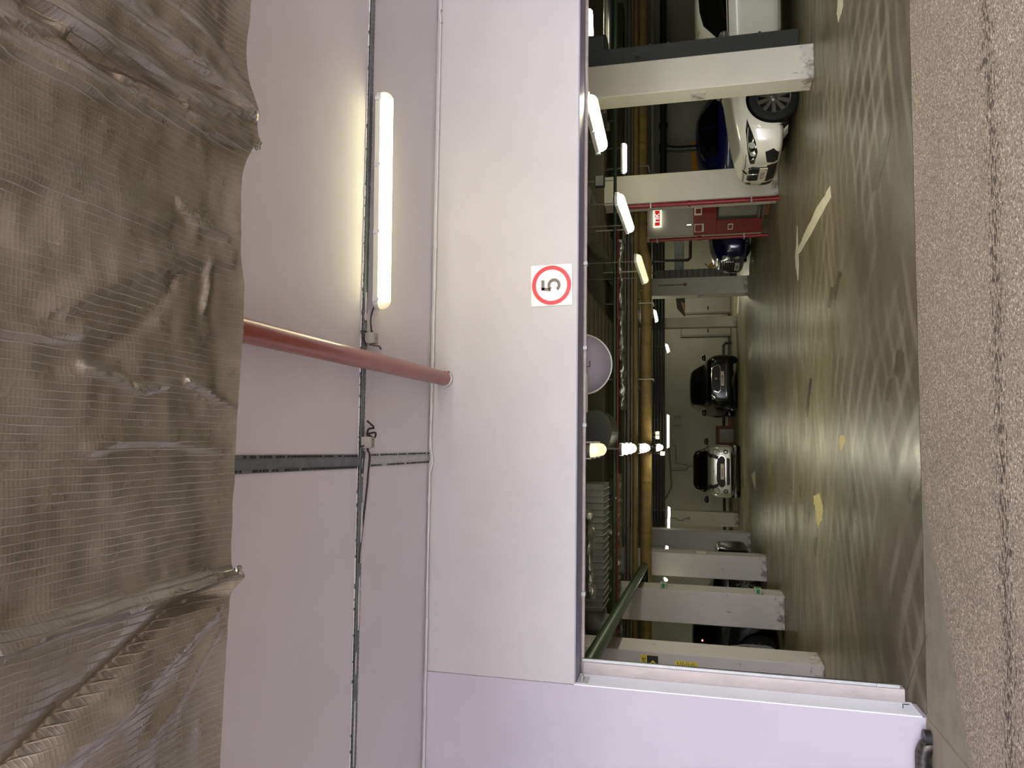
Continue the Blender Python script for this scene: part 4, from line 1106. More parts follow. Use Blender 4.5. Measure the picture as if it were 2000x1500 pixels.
patch(bs_, gp_, FR(), 'grille', M['trim_black'], suv, .014, .07)
patch(bs_, circ(0, .76, .045), FR(), 'badge', M['chrome'], suv, .024, .03)
patch(bs_, [(-.55, .30), (-.5, .40), (.5, .40), (.55, .30)], FR(), 'bumper_insert', M['trim_black'], suv, .01, .08)
patch(bs_, [(-.62, .425), (-.5, .42), (.5, .42), (.62, .425), (.62, .405), (-.62, .405)], FR(), 'bumper_trim', M['chrome'], suv, .008, .08)
for s in (-1, 1):
    patch(bs_, [(s*.56, .86), (s*.62, .93), (s*.84, .93), (s*.88, .84), (s*.78, .78), (s*.6, .79)], FR(), 'headlamp', M['headlamp_dark'], suv, .010, .05)
    patch(bs_, circ(s*.70, .86, .045), FR(), 'lamp_ring', M['lens'], suv, .016, .03)
    patch(bs_, [(-1.42, 1.07), (-1.7, 1.33), (-2.0, 1.53), (-2.5, 1.56), (-2.5, 1.09)], side(s), 'side_window', M['glass'], suv, .004, .1)
    patch(bs_, [(-2.58, 1.09), (-2.58, 1.56), (-3.6, 1.52), (-3.7, 1.1)], side(s), 'side_window', M['glass'], suv, .004, .1)
    mirror(suv, -1.5, .95, 1.16, M['car_black'], s)
patch(bs_, [(-.68, 1.17), (-.73, 1.21), (-.62, 1.58), (-.4, 1.63), (.4, 1.63), (.62, 1.58), (.73, 1.21), (.68, 1.17)], FR(), 'windscreen', M['glass'], suv, .008, .09)
pb = bs_.ray_cast(Vector((3, 0, .54)), Vector((-1, 0, 0)))[0]; plate(suv, pb.x+.012, .54, 'K641MM')

# ---- silver small SUV with black roof and bonnet stripes, facing us
cm = (at(1443, 878, 26.1).x+at(1443, 966, 26.1).x)/2
st5 = [(-.005, .62, .34, .74, .5, .86), (-.04, .78, .24, .80, .62, .94), (-.18, .87, .2, .86, .70, .98), (-.5, .895, .2, .90, .74, 1.02), (-.95, .9, .2, .94, .74, 1.07), (-1.1, .9, .2, .97, .72, 1.10), (-1.4, .9, .2, .99, .68, 1.36), (-1.65, .9, .2, 1.0, .64, 1.52), (-2.1, .9, .2, 1.0, .63, 1.56), (-3.4, .9, .22, 1.0, .62, 1.54), (-3.9, .88, .28, .98, .6, 1.3), (-4.1, .8, .36, .9, .58, 1.05)]
mini, bm_ = car('compact_car', (cm, 26.1, 0), -math.pi/2+R(1), st5, M['car_silver'], 'silver compact car with black roof and two black bonnet stripes facing the camera', (.78, 3.3), .895, .34, .22)
gm = [(-.50, .56), (-.52, .64), (-.42, .75), (-.25, .79), (.25, .79), (.42, .75), (.52, .64), (.50, .56), (.42, .51), (-.42, .51)]
patch(bm_, [(a*1.05, .65+(b_-.65)*1.10) for a, b_ in gm], FR(), 'grille_surround', M['chrome'], mini, .006, .06)
patch(bm_, gm, FR(), 'grille', M['trim_black'], mini, .014, .06)
patch(bm_, [(-.42, .36), (-.47, .43), (-.42, .455), (.42, .455), (.47, .43), (.42, .36)], FR(), 'lower_grille', M['trim_black'], mini, .012, .06)
patch(bm_, [(-.84, .21), (-.85, .32), (.85, .32), (.84, .21)], FR(), 'bumper_lip', M['trim_black'], mini, .012, .08)
patch(bm_, [(-.07, .875), (0, .885), (.07, .875), (0, .862)], FR(), 'badge', M['trim_black'], mini, .008, .03)
patch(bm_, [(-.66, 1.09), (-.70, 1.13), (-.60, 1.44), (-.4, 1.49), (.4, 1.49), (.60, 1.44), (.70, 1.13), (.66, 1.09)], FR(), 'windscreen', M['glass'], mini, .014, .08)
patch(bm_, [(-.8, 1.06), (-.78, 1.14), (-.66, 1.47), (-.5, 1.553), (.5, 1.553), (.66, 1.47), (.78, 1.14), (.8, 1.06)], FR(), 'roof', M['trim_black'], mini, .006, .08)
patch(bm_, [(-1.5, -.58), (-1.5, .58), (-3.4, .6), (-3.4, -.6)], up, 'roof_top', M['trim_black'], mini, .006, .1)
for s in (-1, 1):
    hl = patch(bm_, circ(s*.645, .80, .115, 24), FR(), 'headlamp_surround', M['trim_black'], mini, .010, .05)
    patch(bm_, circ(s*.645, .80, .095, 24), FR(), 'headlamp', M['lens'], mini, .018, .04)
    patch(bm_, circ(s*.66, .49, .075), FR(), 'fog_lamp', M['trim_black'], mini, .010, .04)
    patch(bm_, circ(s*.66, .49, .04), FR(), 'fog_lens', M['lens'], mini, .016, .03)
    patch(bm_, [(s*.40, .745), (s*.50, .715), (s*.60, .96), (s*.47, .96)], FR(), 'bonnet_stripe', M['trim_black'], mini, .009, .04)
    fr2 = (Vector((0, 0, 0)), Vector((1, 0, 0)), Vector((0, 1, 0)), Vector((0, 0, -1)))
    patch(bm_, [(-.08, s*.44), (-.08, s*.56), (-.95, s*.66), (-.95, s*.54)], fr2, 'bonnet_stripe', M['trim_black'], mini, .010, .06)
    patch(bm_, [(-1.22, 1.03), (-1.45, 1.25), (-1.7, 1.44), (-2.1, 1.48), (-3.3, 1.45), (-3.5, 1.05)], side(s), 'side_window', M['glass'], mini, .006, .1)
    mirror(mini, -1.25, .92, 1.1, M['trim_black'], s)
pb = bm_.ray_cast(Vector((3, 0, .60)), Vector((-1, 0, 0)))[0]; plate(mini, pb.x+.018, .60, 'E294AA')

# ---- dark cars in the left bays, heading +X
black, bk_ = car('black_suv', (lcols[0][0]-.55, 11.65, 0), 0, st4, M['car_black'], 'black car with tiny red light inside, parked behind the column with yellow notices', (.92, 3.55), .95, .35, .23)
for s in (-1, 1):
    patch(bk_, [(-1.42, 1.07), (-1.7, 1.33), (-2.0, 1.53), (-2.5, 1.56), (-2.5, 1.09)], side(s), 'side_window', M['glass'], black, .004, .1)
    patch(bk_, [(-2.58, 1.09), (-2.58, 1.56), (-3.6, 1.52), (-3.7, 1.1)], side(s), 'side_window', M['glass'], black, .004, .1)
    patch(bk_, [(s*.56, .86), (s*.62, .93), (s*.84, .93), (s*.88, .84), (s*.78, .78), (s*.6, .79)], FR(), 'headlamp', M['headlamp_dark'], black, .010, .05)
    mirror(black, -1.5, .95, 1.16, M['car_black'], s)
patch(bk_, [(-.68, 1.17), (-.62, 1.58), (.62, 1.58), (.68, 1.17)], FR(), 'windscreen', M['glass'], black, .008, .09)
patch(bk_, [(-.48, .68), (-.44, .80), (.44, .80), (.48, .68), (.40, .62), (-.40, .62)], FR(), 'grille', M['trim_black'], black, .01, .07)
dk2, bk2 = car('grey_saloon', (lcols[1][0]-.45, 15.3, 0), 0, st, M['car_dark'], 'dark car behind the column with small green signs', (.8, 3.55), .9, .335, .22)
for s in (-1, 1):
    patch(bk2, [(-1.62, .955), (-2.12, 1.29), (-2.35, 1.345), (-2.62, 1.365), (-2.66, .975)], side(s), 'side_window', M['glass'], dk2, .004)
    patch(bk2, [(s*.35, .60), (s*.4, .66), (s*.78, .70), (s*.74, .60)], FR(), 'headlamp', M['lens'], dk2, .006, .05)
patch(bk2, [(-.60, 1.0), (-.54, 1.33), (.54, 1.33), (.6, 1.0)], FR(), 'windscreen', M['glass'], dk2, .006, .1)
dk3, bk3 = car('black_hatchback', (lcols[2][0]-.1, 19.4, 0), 0, st5, M['car_black'], 'black car mostly hidden behind the plain grey column', (.78, 3.3), .9, .335, .22)
for s in (-1, 1): patch(bk3, [(-1.22, 1.03), (-1.7, 1.44), (-2.1, 1.48), (-3.3, 1.45), (-3.5, 1.05)], side(s), 'side_window', M['glass'], dk3, .006, .1)
q = at(1372, 1255, 10.5)
build_rel(MB().tube([(q.x, 10.62, q.z), (q.x, 10.60, q.z)], .012, 8), 'alarm_light', M['led_red'], black)

# ================================================================ RED HOSE CABINET, SIGNS, RED PIPES
def rpipe(px0, py0, px1, py1, Y, r, lab, joints=()):
    p1 = atz(px1, py1, 0.02); Y = p1.y; z1 = at(px0, py0, Y).z
    root = empty('fire_riser', (p1.x, Y, 0), lab, 'pipe')
    build_rel(MB().tube([(p1.x, Y, 0), (p1.x, Y, z1)], r, 16), 'riser', M['red_paint'], root, smooth=True)
    b = MB()
    for z_ in joints: b.tube([(p1.x, Y, z_), (p1.x, Y, z_+.05)], r*1.35, 16)
    each(b, 'coupling', M['red_paint'], root, smooth=True)
    b = MB()
    for z_ in (.45, 2.2): b.box(p1.x-r*1.5, p1.x+r*1.5, Y-r*1.3, Y+r*1.3, z_, z_+.02)
    each(b, 'pipe_clamp', M['galv_light'], root)
    return root, p1
rA, pA = rpipe(1222, 395, 1519, 387, 0, .042, 'red fire riser pipe on the near side of the hose cabinet', (1.5,))
rB, pB = rpipe(1268, 465, 1497, 459, 0, .036, 'red fire riser pipe on the far side of the hose cabinet', (1.3, 1.34))
# cabinet plane between the two risers
cA = at(1503, 388, 15.0); cA = Vector((cA.x, 15.0, 0)); cB = at(1488, 452, 16.2); cB = Vector((cB.x, 16.2, 0))
ex = (cB-cA).normalized(); nx_ = Vector((ex.y, -ex.x, 0)); 
if nx_.y > 0: nx_ = -nx_
W_ = (cB-cA).length
cab = empty('hose_cabinet', (cA+cB)/2, 'red steel fire hose cabinet with a big open front between two red pipes', 'fire cabinet')
zT = zat(1354, 15.3, 420); z0_ = zat(1492, 15.6, 420)
def cpoly(mb, pts, d0=-.02, d1=.0):
    return mb.prism(pts, d0, d1, lambda a, c_, h: tuple(cA+ex*a+Vector((0, 0, c_))-nx_*h))
b = MB(); zo1 = zat(1400, 15.3, 420)
cpoly(b, [(0, zo1), (W_, zo1), (W_, zT), (0, zT)]); cpoly(b, [(0, z0_), (.12*W_, z0_), (.12*W_, zo1), (0, zo1)])
cpoly(b, [(W_*.55, z0_+.02), (W_, z0_), (W_, zo1), (W_*.55, zo1)]); 
build_rel(b, 'cabinet_front', M['red_paint'], cab, bevel=.004)
b = MB(); cpoly(b, [(0, z0_+.1), (W_, z0_+.1), (W_, zT), (0, zT)], .18, .2); cpoly(b, [(0, z0_), (W_, z0_), (W_, z0_+.05), (0, z0_+.05)], 0.001, .2)
build_rel(b, 'back_panel', M['duct_grey'], cab)
b = MB(); cpoly(b, [(.13*W_, z0_+.12), (.52*W_, z0_+.12), (.52*W_, zo1-.03), (.13*W_, zo1-.03)], .03, .1)
build_rel(b, 'steel_drum', M['grey_pipe_l'], cab, bevel=.03)
b = MB(); cpoly(b, [(.13*W_, 0), (.5*W_, 0), (.5*W_, .1), (.13*W_, .1)], .02, .12); build_rel(b, 'leg_bracket', M['wood'], cab)
def lab_on(a0, a1, z0, z1, mt, nm, d0=-.024, d1=-.0205):
    b = MB(); cpoly(b, [(a0*W_, z0), (a1*W_, z0), (a1*W_, z1), (a0*W_, z1)], d0, d1); return build_rel(b, nm, M[mt], cab)
za, zb_ = zat(1375, 15.5, 430), zat(1356, 15.5, 430)
lab_on(.62, .88, za, zb_, 'sign_white', 'label'); lab_on(.64, .86, za+.04, zb_-.015, 'red_paint', 'label_symbol', -.027, -.0241)
lab_on(.1, .34, zat(1371, 15.2, 405), zat(1356, 15.2, 405), 'sign_white', 'label'); lab_on(.14, .28, zat(1369, 15.2, 405), zat(1359, 15.2, 405), 'red_paint', 'label_symbol', -.027, -.0241)
lab_on(.66, .85, zat(1433, 15.5, 430), zat(1423, 15.5, 430), 'sign_white', 'label'); lab_on(.69, .82, zat(1431.5, 15.5, 430), zat(1424.5, 15.5, 430), 'red_paint', 'label_symbol', -.027, -.0241)
q = at(1284, 427, 17.0); sp = empty('exit_sign', (q.x, 17.0, q.z), 'glowing white box sign with red field and white letters ПК above the hose cabinet', 'sign')
MB().box(-.20, .20, -.03, .03, -.095, .095).build('sign_case', M['sign_glow'], sp, bevel=.008)
MB().box(-.175, .175, -.033, -.0305, -.055, .055).build('red_field', M['sign_red'], sp)
emit('sign_white_glow', (1, .9, .85), 1.0)
text('ПК', .12, M['sign_white_glow'], sp, T(0, -.0345, 0) @ FACE_CAM, 'lettering', .001, .003, 1.25)
ln = empty('small_lamp', at(1345, 440, 17.02), 'small pale wall lamp just above the red cabinet corner', 'lamp')
MB().box(-.03, .03, -.03, .03, -.07, .05).build('lamp_case', M['lamp_base'], ln, bevel=.01)
MB().box(-.012, .012, -.04, -.031, -.06, .04).build('lamp_tube', M['sign_glow'], ln)

# ================================================================ WARNING NOTICES on the nearest left column
Y_ = lcols[0][1]-.004
def board(x0p, y0p, x1p, y1p, mt, nm, lab, cat='sign', d=.004):
    a, b2 = at(x0p, y0p, Y_), at(x1p, y1p, Y_)
    x0, x1 = min(a.x, b2.x), max(a.x, b2.x); z0, z1 = min(a.z, b2.z), max(a.z, b2.z)
    r = empty(nm, ((x0+x1)/2, Y_, (z0+z1)/2), lab, cat)
    MB().box(-(x1-x0)/2, (x1-x0)/2, -d, .003, -(z1-z0)/2, (z1-z0)/2).build('panel', M[mt], r); return r, x1-x0, z1-z0
r, w_, h_ = board(1251, 1331, 1286, 1281, 'yellow_sign', 'warning_sign', 'yellow and black warning sign with two diamonds on the nearest grey column')
MB().box(-w_/2+.003, w_/2-.003, -.006, -.0041, -h_/2+.003, h_*.14).build('black_field', M['sign_black'], r)
text('ВНИМАНИЕ', h_*.27, M['sign_black'], r, T(0, -.0052, h_*.3) @ FACE_CAM, 'lettering', .0008, .001, .8)
for dx in (-.28, .2):
    MB().prism([(dx*w_-.04, -h_*.19), (dx*w_, -h_*.19+.04), (dx*w_+.04, -h_*.19), (dx*w_, -h_*.19-.04)], -.008, -.0061, lambda a, c_, h: (a, h, c_)).build('diamond', M['yellow_sign'], r)
    MB().box(dx*w_-.012, dx*w_+.012, -.0095, -.0081, -h_*.19-.016, -h_*.19+.016).build('pictogram', M['sign_black'], r)
r, w_, h_ = board(1319, 1336, 1362, 1294, 'yellow_sign', 'notice_board', 'yellow notice sheet full of small print on the nearest grey column')
b = MB()
for k in range(11): b.box(-w_/2+.01, w_/2-.012-(.02 if k % 3 == 1 else 0), -.0048, -.0041, h_/2-.03-k*h_*.082, h_/2-.022-k*h_*.082)
b.build('small_print', M['inkdark'], r)
r, w_, h_ = board(1300, 1335, 1312, 1303, 'orange', 'alarm_box', 'small orange call box between the yellow notices', 'alarm box', .03)
MB().box(-w_*.3, w_*.3, -.036, -.031, -h_*.4, 0).build('button_panel', M['red_paint'], r)
# emergency light boxes on second left column
for (px, py, lab) in ((1296, 1150, 'upper small box sign with green top on the column with chipped base'), (1480, 1156, 'lower small box sign with green top on the column with chipped base')):
    X_ = lcols[1][0]; Yq = lcols[1][1]+.12; q = at(px, py, Yq)
    r = empty('exit_light', (X_+.045, Yq, q.z), lab, 'exit light')
    MB().box(-.044, .05, -.1, .1, -.055, .055).build('case', M['label_box'], r, bevel=.006)
    MB().box(.0505, .053, -.08, .08, -.04, .04).build('green_label', M['green_lbl'], r)
    MB().box(-.03, .04, -.1035, -.1005, -.03, .03).build('front_label', M['green_lbl'], r)
# box on third left column
X_ = lcols[2][0]; q = at(1370, 1086, lcols[2][1]+.1)
r = empty('meter_box', (X_+.03, lcols[2][1]+.12, q.z), 'small beige box on the aisle side of the plain grey column', 'electrical box')
MB().box(-.03, .03, -.08, .08, -.1, .1).build('case', M['label_box'], r, bevel=.005); MB().box(.0305, .033, -.06, .06, -.07, .07).build('door', M['boxgrey'], r)
# switch with cable on lit column and white box
q = at(1345, 1012, lcols[4][1]); r = empty('wall_switch', (q.x, lcols[4][1]-.02, q.z), 'small switch with a curved cable on the brightly lit white column', 'switch')
MB().box(-.05, .05, -.02, .018, -.06, .06).build('case', M['boxgrey'], r, bevel=.005)
MB().tube([(0, 0, .06), (-.02, 0, .15), (-.09, 0, .2), (-.1, 0, .35), (-.02, 0, .42), (-.02, 0, 1.0)], .012, 6).build('cable', M['grey_pipe'], r)

# ================================================================ FAR WALL DETAILS
BW = 33.27
def wallbox(px0, py0, px1, py1, nm, mt, lab, cat, d=.1, Y=BW, bev=.004):
    a, b2 = at(px0, py0, Y-d), at(px1, py1, Y-d); x0, x1 = sorted((a.x, b2.x)); z0, z1 = sorted((a.z, b2.z)); z0 = 0 if z0 < .35 else z0
    r = empty(nm, ((x0+x1)/2, Y-d/2, max(z0, 0)), lab, cat)
    MB().box(-(x1-x0)/2, (x1-x0)/2, -d/2, d/2, 0, z1-max(z0, 0)).build('panel' if 'door' in nm else 'case', M[mt], r, bevel=bev); return r, x0, x1, z0, z1
def door(n_, y0p, y1p, topv):
    a, b2 = at(topv, y0p, BW), at(topv, y1p, BW); x0, x1 = sorted((a.x, b2.x)); z1 = a.z
    d = MB().box(x0, x1, BW-.05, BW+.02, 0.01, z1).build('door_%d' % n_, M['door_grey']); struct(d)
    MB().box(x0-.08, x0, BW-.08, BW+.02, 0.01, z1+.08).box(x1, x1+.08, BW-.08, BW+.02, 0.01, z1+.08).box(x0, x1, BW-.08, BW+.02, z1, z1+.08).build('door_frame', M['duct_grey'], d)
    MB().tube([(x0+.12, BW-.06, .95), (x0+.12, BW-.1, .95), (x0+.25, BW-.1, .95)], .018, 8).build('door_handle', M['trim_black'], d)
door(1, 655, 632, 1332); door(2, 611, 583, 1338)
wallbox(1372, 906, 1358, 916, 'fuse_box', 'boxgrey', 'small pale box with conduits on the back wall above the silver car', 'electrical box')
def cond(pts, lab, r_=.02):
    P = [at(a, b2, BW-.04) for a, b2 in pts]; o = empty('wall_conduit', P[0], lab, 'conduit')
    build_rel(MB().tube(P, r_, 6), 'conduit_tube', M['grey_pipe'], o)
cond([(1310, 919), (1340, 919), (1345, 911), (1359, 911)], 'thin bent conduit into the small box above the silver car')
cond([(1312, 868), (1320, 872), (1320, 905), (1342, 908)], 'looping conduit beside the lamp on the back wall')
cond([(1315, 813), (1330, 813)], 'short upper stub conduit on the back wall beside the far lamp'); cond([(1315, 831), (1330, 831)], 'short lower stub conduit on the back wall beside the far lamp')
cond([(1305, 855), (1312, 950), (1300, 975)], 'long conduit along the top of the back wall above the silver car', .03)
# things on the floor by the silver car
r, *_ = wallbox(1398, 868, 1428, 832, 'wooden_rack', 'wood', 'brown wooden frame leaning by the back wall between the two front-facing cars', 'frame', .06, 31.5)
a, b2 = at(1405, 862, 31.3), at(1424, 837, 31.3)
wb, *_ = wallbox(1405, 864, 1424, 838, 'pale_board', 'gar_wall', 'pale board inside the brown wooden frame', 'board', .02, 31.3)
wallbox(1380, 872, 1432, 884, 'blue_crate', 'crate_blue', 'dark blue crate behind the silver car', 'crate', .5, 31.6)
zq_ = at(1426, 830, 31.0).z
pb_ = empty('wooden_plank', at(1426, 830, 31.0), 'long low brown plank lying along the back wall', 'plank')
build_rel(MB().box(at(1426, 905, 32.3).x, at(1426, 812, 32.3).x, 32.27, 32.35, 0, .14), 'plank', M['wood'], pb_)
# wheel stop pipe by the SUV
z1 = .33; X0_ = at(1425, 672, 32.6).x
hp = empty('wheel_stop', (X0_, 32.6, 0), 'low black tube bumper bending to the floor beside the black SUV', 'wheel stop')
build_rel(MB().tube([(X0_+.05, 32.6, 0), (X0_+.05, 32.6, z1-.1), (X0_-.05, 32.6, z1), (X0_-8.5, 32.6, z1)], .06, 12), 'tube', M['blackr'], hp, smooth=True)
# folding shelf between far right columns
a, b2 = at(1322, 574, 27), at(1337, 613, 27)
fs_ = empty('wall_shelf', a, 'dark tilted hood-like shelf on the far wall between two cream columns', 'shelf')
P4 = [at(1319, 575, 27), at(1337, 575, 27), at(1338, 616, 27), at(1322, 600, 27)]
build_rel(MB().prism([(p.x, p.z) for p in P4], 27, 27.4, lambda a_, c_, h: (a_, h, c_)), 'hood', M['duct_dark'], fs_)
P4 = [at(1330, 590, 26.99), at(1338, 616, 26.99), at(1337, 592, 26.99)]
build_rel(MB().prism([(p.x, p.z) for p in P4], 26.97, 27, lambda a_, c_, h: (a_, h, c_)), 'underside', M['wood_pale'], fs_)
# alarm dot on r4 column and small box
q = at(1338, 556, r4p.y); r = empty('fire_alarm', (q.x, r4p.y-.02, q.z), 'small red alarm button on the distant cream column', 'alarm button')
MB().box(-.05, .05, -.02, .018, -.05, .05).build('case', M['boxgrey'], r, bevel=.004); MB().tube([(0, -.02, 0), (0, -.035, 0)], .03, 12).build('button', M['red_paint'], r)
MB().tube([(0, 0, .05), (0, 0, .75)], .012, 6).build('cable', M['grey_pipe'], r)
q = at(1368, 574, r4p.y+.1); r = empty('outlet_box', (r4p.x-.03, r4p.y+.15, q.z), 'small white outlet box on the aisle side of the distant cream column', 'electrical box')
MB().box(-.03, .028, -.06, .06, -.08, .08).build('case', M['white_pl'], r, bevel=.004)
MB().box(-.033, -.0301, -.04, .04, -.05, .05).build('socket', M['boxgrey'], r)
# wide grey vertical beam-pipe and dark hoop pipe on right back
q = at(1330, 500, 26.5)
xq0, xq1 = at(1325, 545, 24).x, at(1325, 468, 24).x
vb_ = None
vb = empty('flat_duct', (xq0, 24, zat(1327, 24)), 'flat blue-grey duct crossing between the red pipe and the distant cream column', 'duct')
build_rel(MB().box(xq0, xq1+1.5, 23.9, 24.2, zat(1336, 24), zat(1318, 24)), 'duct_body', M['galv'], vb, bevel=.01)
build_rel(MB().box(xq0+.2, xq0+.24, 24.0, 24.04, zat(1318, 24), 3.33), 'hanger', M['grey_pipe'], vb)
q = at(1275, 515, 23.5)
P = [Vector((q.x, q.y, 3.33)), q, at(1276, 510, 23.5), at(1343, 508, 23.5), at(1348, 503, 23.5), at(1349, 440, 23.5)]
pipe(P, .05, 'black_pipe', 'dark looped pipe on the wall behind the retro car', n=10)
# hand truck by the retro car
ht = empty('hand_truck', atz(1462, 528, 0)+Vector((0, .6, 0)), 'small hand truck with yellow grip and red box by the distant duct', 'hand truck')
Yh = ht.location.y
f = lambda a_, b_: at(a_, b_, Yh)
build_rel(MB().tube([f(1377, 515), f(1384, 522), f(1399, 505)], .015, 6).tube([f(1384, 524), f(1420, 506)], .015, 6).tube([f(1400, 508), f(1402, 520)], .012, 6), 'frame', M['trim_black'], ht)
build_rel(MB().tube([f(1387, 516), f(1389, 524)], .04, 8), 'grip', M['yellow_box'], ht)
q = f(1423, 517); build_rel(MB().box(q.x-.08, q.x+.08, Yh-.1, Yh+.1, q.z-.1, q.z+.1), 'red_box', M['red_pipe_dark'], ht, bevel=.01)
build_rel(MB().tube([f(1425, 500), f(1455, 498)], .03, 8).tube([f(1399, 470), f(1425, 500)], .05, 8), 'rear_frame', M['blackr'], ht)
# yellow box in the right bay
q = at(1352, 322, 18.5); yb2 = empty('yellow_box', (q.x+.1, 18.5, .9), 'bright yellow box by the bay wall beyond the dark blue car', 'box')
MB().box(-.25, .45, -.1, .1, .0, .62).build('case', M['yellow_box'], yb2, bevel=.01); MB().box(-.03, .2, -.112, -.101, .3, .36).build('label', M['trim_black'], yb2)
MB().box(-.2, .4, -.07, .07, -.9, -.005).build('stand', M['duct_dark'], yb2)
# pale partition wall seen across the right bay
struct(MB().box(5.6, 10.19, 19.0, 19.15, 0, 3.3).build('wall_right_bay', M['gar_wall']))
struct(MB().box(-9.19, -3.3, 24.6, 24.75, 0, 3.3).build('wall_left_bay', M['gar_wall']))
# white junction box + cameras at far end of lamp row
for (px, py, lab) in ((1284, 846, 'upper small white box among the black pipes near the farthest lamp'), (1284, 854, 'lower small white box among the black pipes near the farthest lamp'), (1294, 886, 'square cream sign plate under the farthest lamp')):
    q = at(px, py, 15.8); r = empty('small_box', q, lab, 'box'); s_ = .045 if py < 870 else .05
    MB().box(-s_*.8, s_*.8, -.02, .02, -s_*.9, s_*.9).build('case', M['sign_white'], r, bevel=.004); MB().tube([(0, 0, s_*.8), (0, 0, 3.33-q.z)], .005, 6).build('stem', M['grey_pipe'], r)
# small plate on near right column
q = at(1364, 188, r1y+.2); r = empty('patch_plate', (r1x-.004, r1y+.2, q.z), 'flat painted patch plate on the aisle side of the big cream column', 'plate')
MB().box(-.006, .003, -.1, .1, -.09, .09).build('plate', M['col_white'], r, bevel=.002); MB().tube([(-.006, .0, .05), (-.009, .0, .05)], .008, 8).build('screw', M['grey_pipe'], r)
# cross channel with floodlight near r2
q = at(1171, 355, 11.0)
cc_ = empty('floodlight', (q.x, 11, q.z), 'black floodlight hanging by the green pipe above the white sedan nose', 'floodlight')
MB().box(-.09, .09, -.05, .05, -.08, .07).build('head', M['blackr'], cc_, bevel=.02); MB().tube([(0, 0, .07), (0, 0, 3.33-q.z)], .01, 6).build('stem', M['grey_pipe'], cc_)
MB().box(-.075, .075, -.056, -.051, -.065, .055).build('glass', M['lens'], cc_)
for (px, ya, yb3, Y, lab) in ((1171, 346, 0, 0, ''),):
    pass
for (y_px, v0, v1, Y, lab) in ((352, 1145, 1198, 11.2, 'thin strut hanging just beside the black floodlight'), (448, 1145, 1228, 11.6, 'thin strut at the far end of the lamp above the red cabinet'), (530, 1145, 1245, 13.5, 'thin strut beside the duller slanting lamp')):
    a, b2 = at(v0, y_px, Y), at(v1, y_px, Y)
    pipe([Vector((b2.x, Y, 3.3)), b2], .012, 'grey_pipe_l', lab, name='hanging_strut', n=8, cat='strut')

# ================================================================ FLOOR MARKINGS
def mark(pts, mt, nm, lab, cat, z_=.0025, jag=0):
    P = []
    for (a, b2), (c_, d_) in zip(pts, pts[1:]+pts[:1]):
        n_ = 6 if jag else 1
        for k in range(n_):
            u_ = a+(c_-a)*k/n_; v_ = b2+(d_-b2)*k/n_
            P.append(atz(u_+(random.uniform(-jag, jag) if jag else 0), v_+(random.uniform(-jag, jag)*2 if jag else 0), 0))
    c0 = sum(P, Vector())/len(P); b = MB(); b.prism([((p-c0).x, (p-c0).y) for p in P], .0003, z_, lambda x, y, h: (x, y, h))
    o = b.build(nm, M[mt]); o.location = c0; tag(o, lab, cat); return o
mark([(1621, 362), (1624, 384), (1567, 488), (1560, 496), (1556, 490), (1570, 460), (1597, 402), (1612, 380)], 'paint_line', 'painted_line', 'long white bay line painted on the floor, running towards the opening', 'floor marking', jag=.7)
mark([(1557, 441), (1559, 490), (1560, 515), (1559, 548), (1554, 520), (1553, 500), (1555, 482)], 'paint_line', 'painted_line', 'short white line crossing the end of the long bay line', 'floor marking', .0035)
mark([(1471, 660), (1470, 690), (1463, 705), (1463, 688)], 'paint_line', 'painted_line', 'small white painted dash on the floor before the black SUV', 'floor marking')
mark([(1444, 578), (1442, 612), (1439, 612), (1441, 578)], 'paint_line', 'painted_line', 'faint white dash on the floor beside the far cream columns', 'floor marking')
mark([(1475, 918), (1476, 960), (1473, 950), (1468, 928)], 'paint_line', 'painted_line', 'faded pale dash on the floor in front of the silver car', 'floor marking')
mark([(1590, 968), (1600, 965), (1607, 990), (1604, 1022), (1597, 1030), (1592, 1000)], 'paint_yellow', 'paint_patch', 'worn yellowish paint patch in the middle of the garage floor', 'floor marking', jag=1.8)
mark([(1641, 852), (1648, 850), (1652, 862), (1644, 882), (1640, 874)], 'paint_yellow', 'paint_patch', 'small pale paint splash beside the yellowish patch', 'floor marking', jag=1)
mark([(1637, 0), (1647, -5), (1645, 20), (1638, 42), (1634, 28)], 'paint_line', 'paint_patch', 'pale paint smear on the floor near the white sedan door', 'floor marking', jag=1)
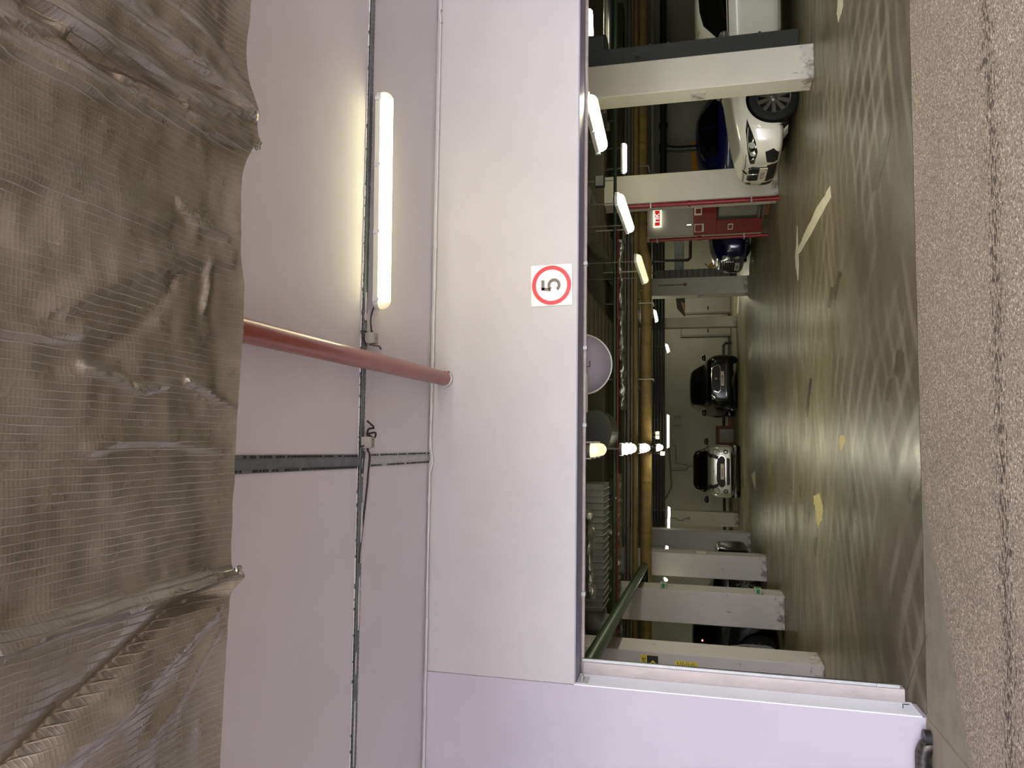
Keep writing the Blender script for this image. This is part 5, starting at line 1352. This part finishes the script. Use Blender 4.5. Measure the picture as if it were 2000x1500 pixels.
mark([(1638, 528), (1645, 532), (1632, 585), (1625, 582)], 'oil', 'tyre_mark', 'dark tyre smear in the middle distance, upper piece', 'floor stain', jag=.8)
mark([(1622, 560), (1628, 563), (1622, 603), (1616, 598)], 'oil', 'tyre_mark', 'dark tyre smear in the middle distance, lower piece', 'floor stain', jag=.8)
mark([(1752, 682), (1765, 690), (1752, 735), (1745, 728)], 'oil', 'tyre_mark', 'dark streaky tyre smear close to the asphalt edge', 'floor stain', jag=1.5)
mark([(1734, 745), (1742, 740), (1736, 785), (1731, 775)], 'oil', 'tyre_mark', 'faint dark smear beside the streaky one near the asphalt', 'floor stain', jag=1.5)
mark([(1582, 738), (1586, 740), (1577, 815), (1573, 805)], 'oil', 'tyre_mark', 'long thin dark scratch on the floor before the black SUV', 'floor stain', jag=.6)
mark([(1728, 270), (1742, 255), (1715, 365), (1705, 375), (1702, 345)], 'oil', 'tyre_mark', 'broad faint smear in front of the long bay line', 'floor stain', jag=1.5)
mark([(1592, 1050), (1597, 1050), (1594, 1085), (1590, 1080)], 'oil', 'tyre_mark', 'short dark smear beside the yellowish patch', 'floor stain', jag=.6)

# ================================================================ GROUPS OF REPEATS
GR = {'batten_lamp': 'lit batten lamps', 'concrete_column': 'square columns along the garage aisle', 'cable_channel': 'slotted channels on the ramp ceiling',
      'junction_box': 'junction boxes on the ceiling channel', 'service_pipe': 'service pipes under the garage ceiling', 'sprinkler_pipe': 'red sprinkler pipes',
      'hanging_strut': 'struts hanging under the garage ceiling', 'painted_line': 'white lines painted on the garage floor', 'paint_patch': 'paint patches on the garage floor',
      'tyre_mark': 'dark smears on the garage floor', 'small_box': 'small boxes among the black pipes', 'exit_light': 'small green sign boxes', 'fire_riser': 'red fire riser pipes',
      'air_duct': 'ribbed ducts under the garage ceiling', 'foil_flex_duct': 'crumpled foil ducts', 'wall_conduit': 'conduits on walls', 'downpipe_duct': 'upright ducts against columns'}
for o in bpy.data.objects:
    if o.parent is None and o.get('category'):
        k = o.name.split('.')[0]
        if k in GR: o['group'] = GR[k]
